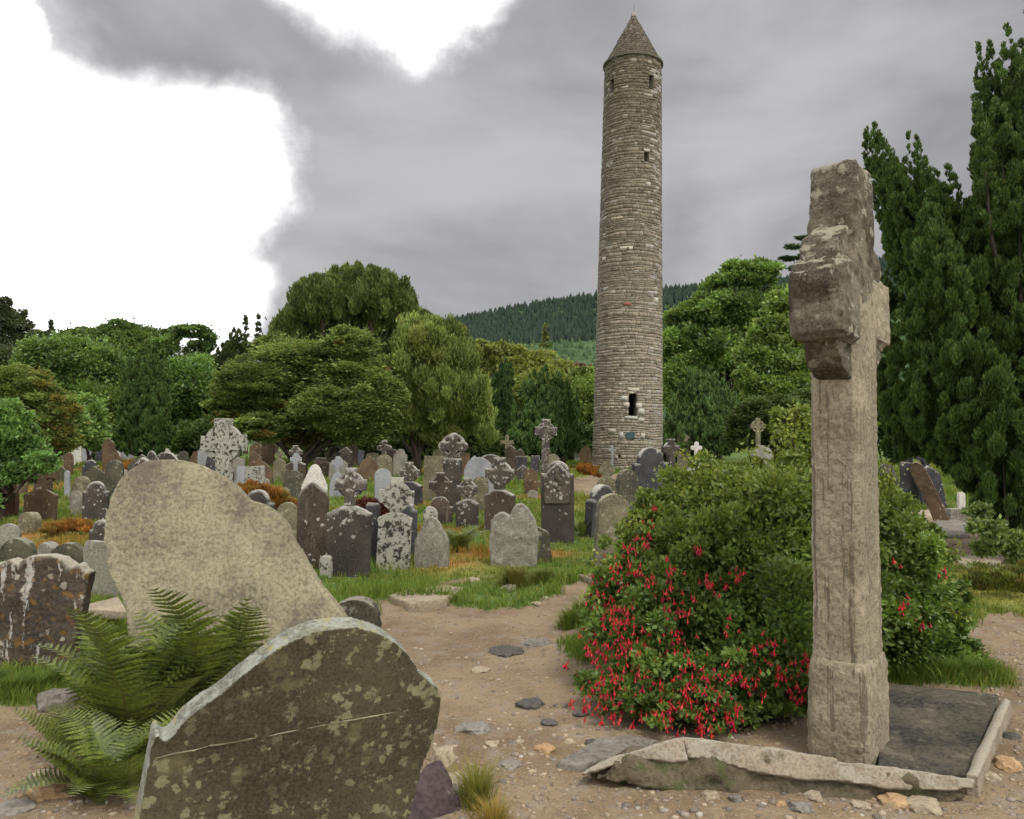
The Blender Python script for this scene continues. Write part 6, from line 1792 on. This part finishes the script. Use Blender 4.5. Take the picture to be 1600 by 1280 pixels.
tree('bush', 'yellowish scrub on the right bank beside the flagstones', (1560, 940), 8.2, [(1530, 910, 34, 14), (1575, 905, 36, 20), (1610, 900, 40, 26)], 8, .35, 1.0, 'up', (0.11, 0.13, 0.032), 14, .3, (0.20, 0.14, 0.04), .2, .02, cat='bush', seed=54, trunk=False)

# ------------------------------------------------------------------ grass, gravel
def scatter_grass(name, n, dmin, dmax, hmin, hmax, nblade, filt=None, label=None, spread=.6, widthpx=1.5):
    u = rng.uniform(0, 1, n)
    d = dmin * (dmax / dmin) ** u
    x = rng.uniform(-.72, .72, n) * d
    y = d
    e = earth_mask(x, y)
    k = e < .5
    if filt is not None: k &= filt(x, y)
    x, y = x[k], y[k]
    z = surf(x, y)
    rust = blob_mask(RW, x, y); yel = blob_mask(FW, x, y)
    # tussocks: the sward stands higher in patches
    tus = 0.55 + 0.9 * np.clip(np.sin(x * 1.9 + 1.3 * np.sin(y * 1.1)) * np.sin(y * 1.5 + x * .6) + .4, 0, 1.2)
    m = len(x)
    X = np.repeat(x, nblade) + rng.normal(0, .035, m * nblade); Y = np.repeat(y, nblade) + rng.normal(0, .035, m * nblade); Z = np.repeat(z, nblade) - .01
    D = np.repeat(y, nblade)
    h = rng.uniform(hmin, hmax, m * nblade) * np.repeat(tus, nblade) * (0.7 + D * .035)
    w = np.maximum(.004, D / FPX * widthpx) * rng.uniform(.7, 1.2, m * nblade)
    a = rng.uniform(0, 2 * np.pi, m * nblade); b = rng.uniform(0, 2 * np.pi, m * nblade)
    ln = rng.uniform(.1, spread, m * nblade) * h
    base = np.stack([X, Y, Z], 1); sd = np.stack([np.cos(a), np.sin(a), 0 * a], 1) * (w / 2)[:, None]
    mid = base + np.stack([np.cos(b) * ln * .35, np.sin(b) * ln * .35, h * .6], 1)
    tip = base + np.stack([np.cos(b) * ln, np.sin(b) * ln, h], 1)
    v = np.stack([base - sd, base + sd, mid + sd * .7, tip, mid - sd * .7], 1).reshape(-1, 3)
    q = np.arange(m * nblade)[:, None] * 5
    f = np.concatenate([q + np.array([[0, 1, 2, 4]]), ], 0)
    f3 = q + np.array([[4, 2, 3]])
    f3 = np.concatenate([f3, f3[:, 2:3]], 1)
    t = rng.uniform(0, 1, (m, 1)); g = np.array((0.085, 0.150, 0.024)) * (1 - t) + np.array((0.165, 0.215, 0.036)) * t
    wy = (np.clip(yel, 0, .85) * rng.uniform(.3, 1, m))[:, None]; g = g * (1 - wy) + np.array((0.22, 0.20, 0.045)) * wy
    big_p = (0.5 + .5 * np.sin(x * .8 + 2.1) * np.sin(y * .55 + .7 * np.sin(x * .5)))
    wd = ((rng.uniform(size=m) < .10 + .25 * big_p) * rng.uniform(.2, .8, m))[:, None]; g = g * (1 - wd) + np.array((0.27, 0.22, 0.065)) * wd
    wr = (np.clip(rust * 1.3, 0, .95) * rng.uniform(.4, 1, m))[:, None]; g = g * (1 - wr) + np.array((0.31, 0.145, 0.035)) * wr
    c = np.repeat(np.repeat(g, nblade, 0) * rng.uniform(.75, 1.25, (m * nblade, 1)), 5, 0)
    # triangles only, so both pieces of a blade share one array
    tri = np.concatenate([q + np.array([[0, 1, 2]]), q + np.array([[0, 2, 4]]), q + np.array([[4, 2, 3]])], 0)
    return tag(link(name, mesh_np(name, v, tri, c), M_GRASS), label, 'grass', kind='stuff')

scatter_grass('grass', 46000, 4.6, 70, .05, .105, 6, None, 'rough green and rusty grass between the graves', .8)
# longer fringe where turf meets the path
def edge_f(x, y):
    s = .14
    e = earth_mask(x + s, y) + earth_mask(x - s, y) + earth_mask(x, y - s * 1.3)
    return e > .5
scatter_grass('grass', 60000, 4.6, 22, .06, .13, 5, edge_f, 'longer grass fringe along the path edge', .9)
def tuft(px, py, w, n, h, c0, c1, label, d=None):
    g = G(px, py); s = g.y / FPX
    r = abs(rng.normal(0, w * s * .5, n)); a = rng.uniform(0, 6.28, n)
    x = g.x + r * np.cos(a); y = g.y + r * np.sin(a); z = surf(x, y) - .01
    hh = rng.uniform(.5, 1.1, n) * h * s * np.exp(-(r / (w * s)) ** 2 * .8); b = a + rng.normal(0, .7, n); ln = hh * rng.uniform(.2, .9, n); ww = np.maximum(.003, s * 1.4)
    base = np.stack([x, y, z], 1); sd = np.stack([np.cos(a + 1.5), np.sin(a + 1.5), 0 * a], 1) * ww / 2
    mid = base + np.stack([np.cos(b) * ln * .35, np.sin(b) * ln * .35, hh * .65], 1); tip = base + np.stack([np.cos(b) * ln, np.sin(b) * ln, hh], 1)
    v = np.stack([base - sd, base + sd, mid + sd * .7, tip, mid - sd * .7], 1).reshape(-1, 3); q = np.arange(n)[:, None] * 5
    tri = np.concatenate([q + np.array([[0, 1, 2]]), q + np.array([[0, 2, 4]]), q + np.array([[4, 2, 3]])], 0)
    t = rng.uniform(0, 1, (n, 1)); c = np.repeat(np.array(c0) * (1 - t) + np.array(c1) * t, 5, 0)
    o = link('grass_tuft', mesh_np('grass_tuft', v - np.array(g), tri, c), M_GRASS); o.location = g
    return tag(o, label, 'grass tuft', 'grass tufts by the path', 'stuff')
GR, YE, RU = (0.08, 0.145, 0.024), (0.24, 0.22, 0.05), (0.34, 0.20, 0.06)
tuft(745, 1262, 34, 500, 80, (0.13, .15, .03), YE, 'yellow green grass tuft beside the stones behind the nearest headstone')
tuft(772, 1300, 34, 400, 60, YE, RU, 'straw coloured grass tuft at the bottom by the nearest headstone')
tuft(892, 982, 26, 500, 36, (0.08, .14, .025), (0.16, .19, .035), 'light green grass tuft against the left of the fuchsia')
tuft(908, 962, 18, 260, 30, (0.08, .14, .025), (0.16, .19, .035), 'grass tuft just above the light green one')
tuft(1336, 1234, 16, 260, 22, GR, (.12, .17, .04), 'small green grass tuft under the kerb below the cross')
tuft(975, 1218, 26, 300, 16, GR, (.10, .13, .03), 'mossy grass under the pointed part of the kerb')
tuft(1015, 1208, 22, 200, 14, GR, (.10, .13, .03), 'second mossy patch under the kerb')
tuft(805, 922, 34, 600, 34, (.09, .11, .025), (.19, .15, .04), 'brown green tussock beside the path')
tuft(850, 915, 30, 500, 24, (.07, .115, .022), (.16, .15, .04), 'green tussock near the path bend')
for i, (x, y) in enumerate(((1410, 1064), (1450, 1066), (1490, 1070), (1530, 1070), (1470, 1050), (1520, 1050))):
    tuft(x, y, 40, 420, 34, GR, (.12, .17, .032), ('lush grass above the black slab, next to the cross', 'lush grass above the middle of the black slab', 'lush grass above the far end of the black slab', 'lush grass beside the end of the side kerb', 'lush grass under the right edge of the fuchsia', 'lush grass where the right path meets the bush')[i])
for i, (x, y) in enumerate(((20, 1098), (60, 1092), (-10, 1085), (95, 1080))):
    tuft(x, y, 34, 420, 34, GR, (.12, .15, .032), ('grass at the foot of the streaked stone', 'grass between streaked stone and pale block', 'grass at the left edge under the streaked stone', 'grass behind the pale angular block')[i])

# gravel lying on the path
def pebbles(n, dmin, dmax, smin, smax, label):
    base = []
    for k in range(4):
        bm = bmesh.new(); bmesh.ops.create_icosphere(bm, subdivisions=1, radius=1)
        for v in bm.verts: v.co *= 1 + .4 * mnoise.noise(v.co * 1.6 + Vector((k * 7, 0, 0)))
        bm.verts.ensure_lookup_table(); base.append((np.array([v.co[:] for v in bm.verts]), np.array([[v.index for v in f.verts] for f in bm.faces]))); bm.free()
    d = dmin * (dmax / dmin) ** rng.uniform(0, 1, n); x = rng.uniform(-.72, .72, n) * d; y = d
    k = earth_mask(x, y) > .5; x, y = x[k], y[k]; z = surf(x, y); m = len(x)
    s = smin * (smax / smin) ** (rng.uniform(0, 1, m) ** 2.2); sc = np.stack([s * rng.uniform(.8, 1.4, m), s * rng.uniform(.7, 1.1, m), s * rng.uniform(.3, .6, m)], 1); a = rng.uniform(0, 6.28, m)
    Vs, Fs, Cs = [], [], []; o = 0
    pal = np.array([(.42, .34, .24), (.33, .29, .24), (.50, .40, .27), (.22, .19, .155), (.56, .50, .42), (.40, .28, .17), (.16, .145, .125)])
    for q in range(4):
        ii = np.where(np.arange(m) % 4 == q)[0]; bv, bf = base[q]
        p = bv[None] * sc[ii][:, None]; ca, sa = np.cos(a[ii])[:, None], np.sin(a[ii])[:, None]
        P_ = np.stack([p[..., 0] * ca - p[..., 1] * sa + x[ii][:, None], p[..., 0] * sa + p[..., 1] * ca + y[ii][:, None], p[..., 2] + (z[ii] + sc[ii][:, 2] * .15)[:, None]], -1)
        Vs.append(P_.reshape(-1, 3)); Fs.append((np.arange(len(ii))[:, None, None] * len(bv) + bf[None] + o).reshape(-1, 3)); o += len(ii) * len(bv)
        c = pal[rng.choice(7, len(ii), p=[.27, .2, .16, .13, .05, .12, .07])] * 0.72 * rng.uniform(.7, 1.15, (len(ii), 1)); Cs.append(np.repeat(c, len(bv), 0))
    me = mesh_np('gravel', np.concatenate(Vs), np.concatenate(Fs), np.concatenate(Cs)); me.polygons.foreach_set('use_smooth', np.ones(len(me.polygons), dtype=bool))
    return tag(link('gravel', me, M_PEB), label, 'gravel', kind='stuff')
M_PEB, nb = new_mat('pebbles')
finish(nb, nb.mix(nb.math('MULTIPLY', nb.noise(nb.n('ShaderNodeNewGeometry').outputs['Position'], 120.0), .5), nb.n('ShaderNodeAttribute', attribute_name='Col').outputs['Color'], (.2, .17, .13, 1)), .9)
pebbles(26000, 2.6, 14, .0035, .022, 'fine gravel and chips strewn over the path')
print('tris', sum(sum(len(p.vertices) - 2 for p in o.data.polygons) if len(o.data.polygons) < 50000 else len(o.data.polygons) * (o.data.polygons[0].loop_total - 2) for o in bpy.data.objects if o.type == 'MESH'))
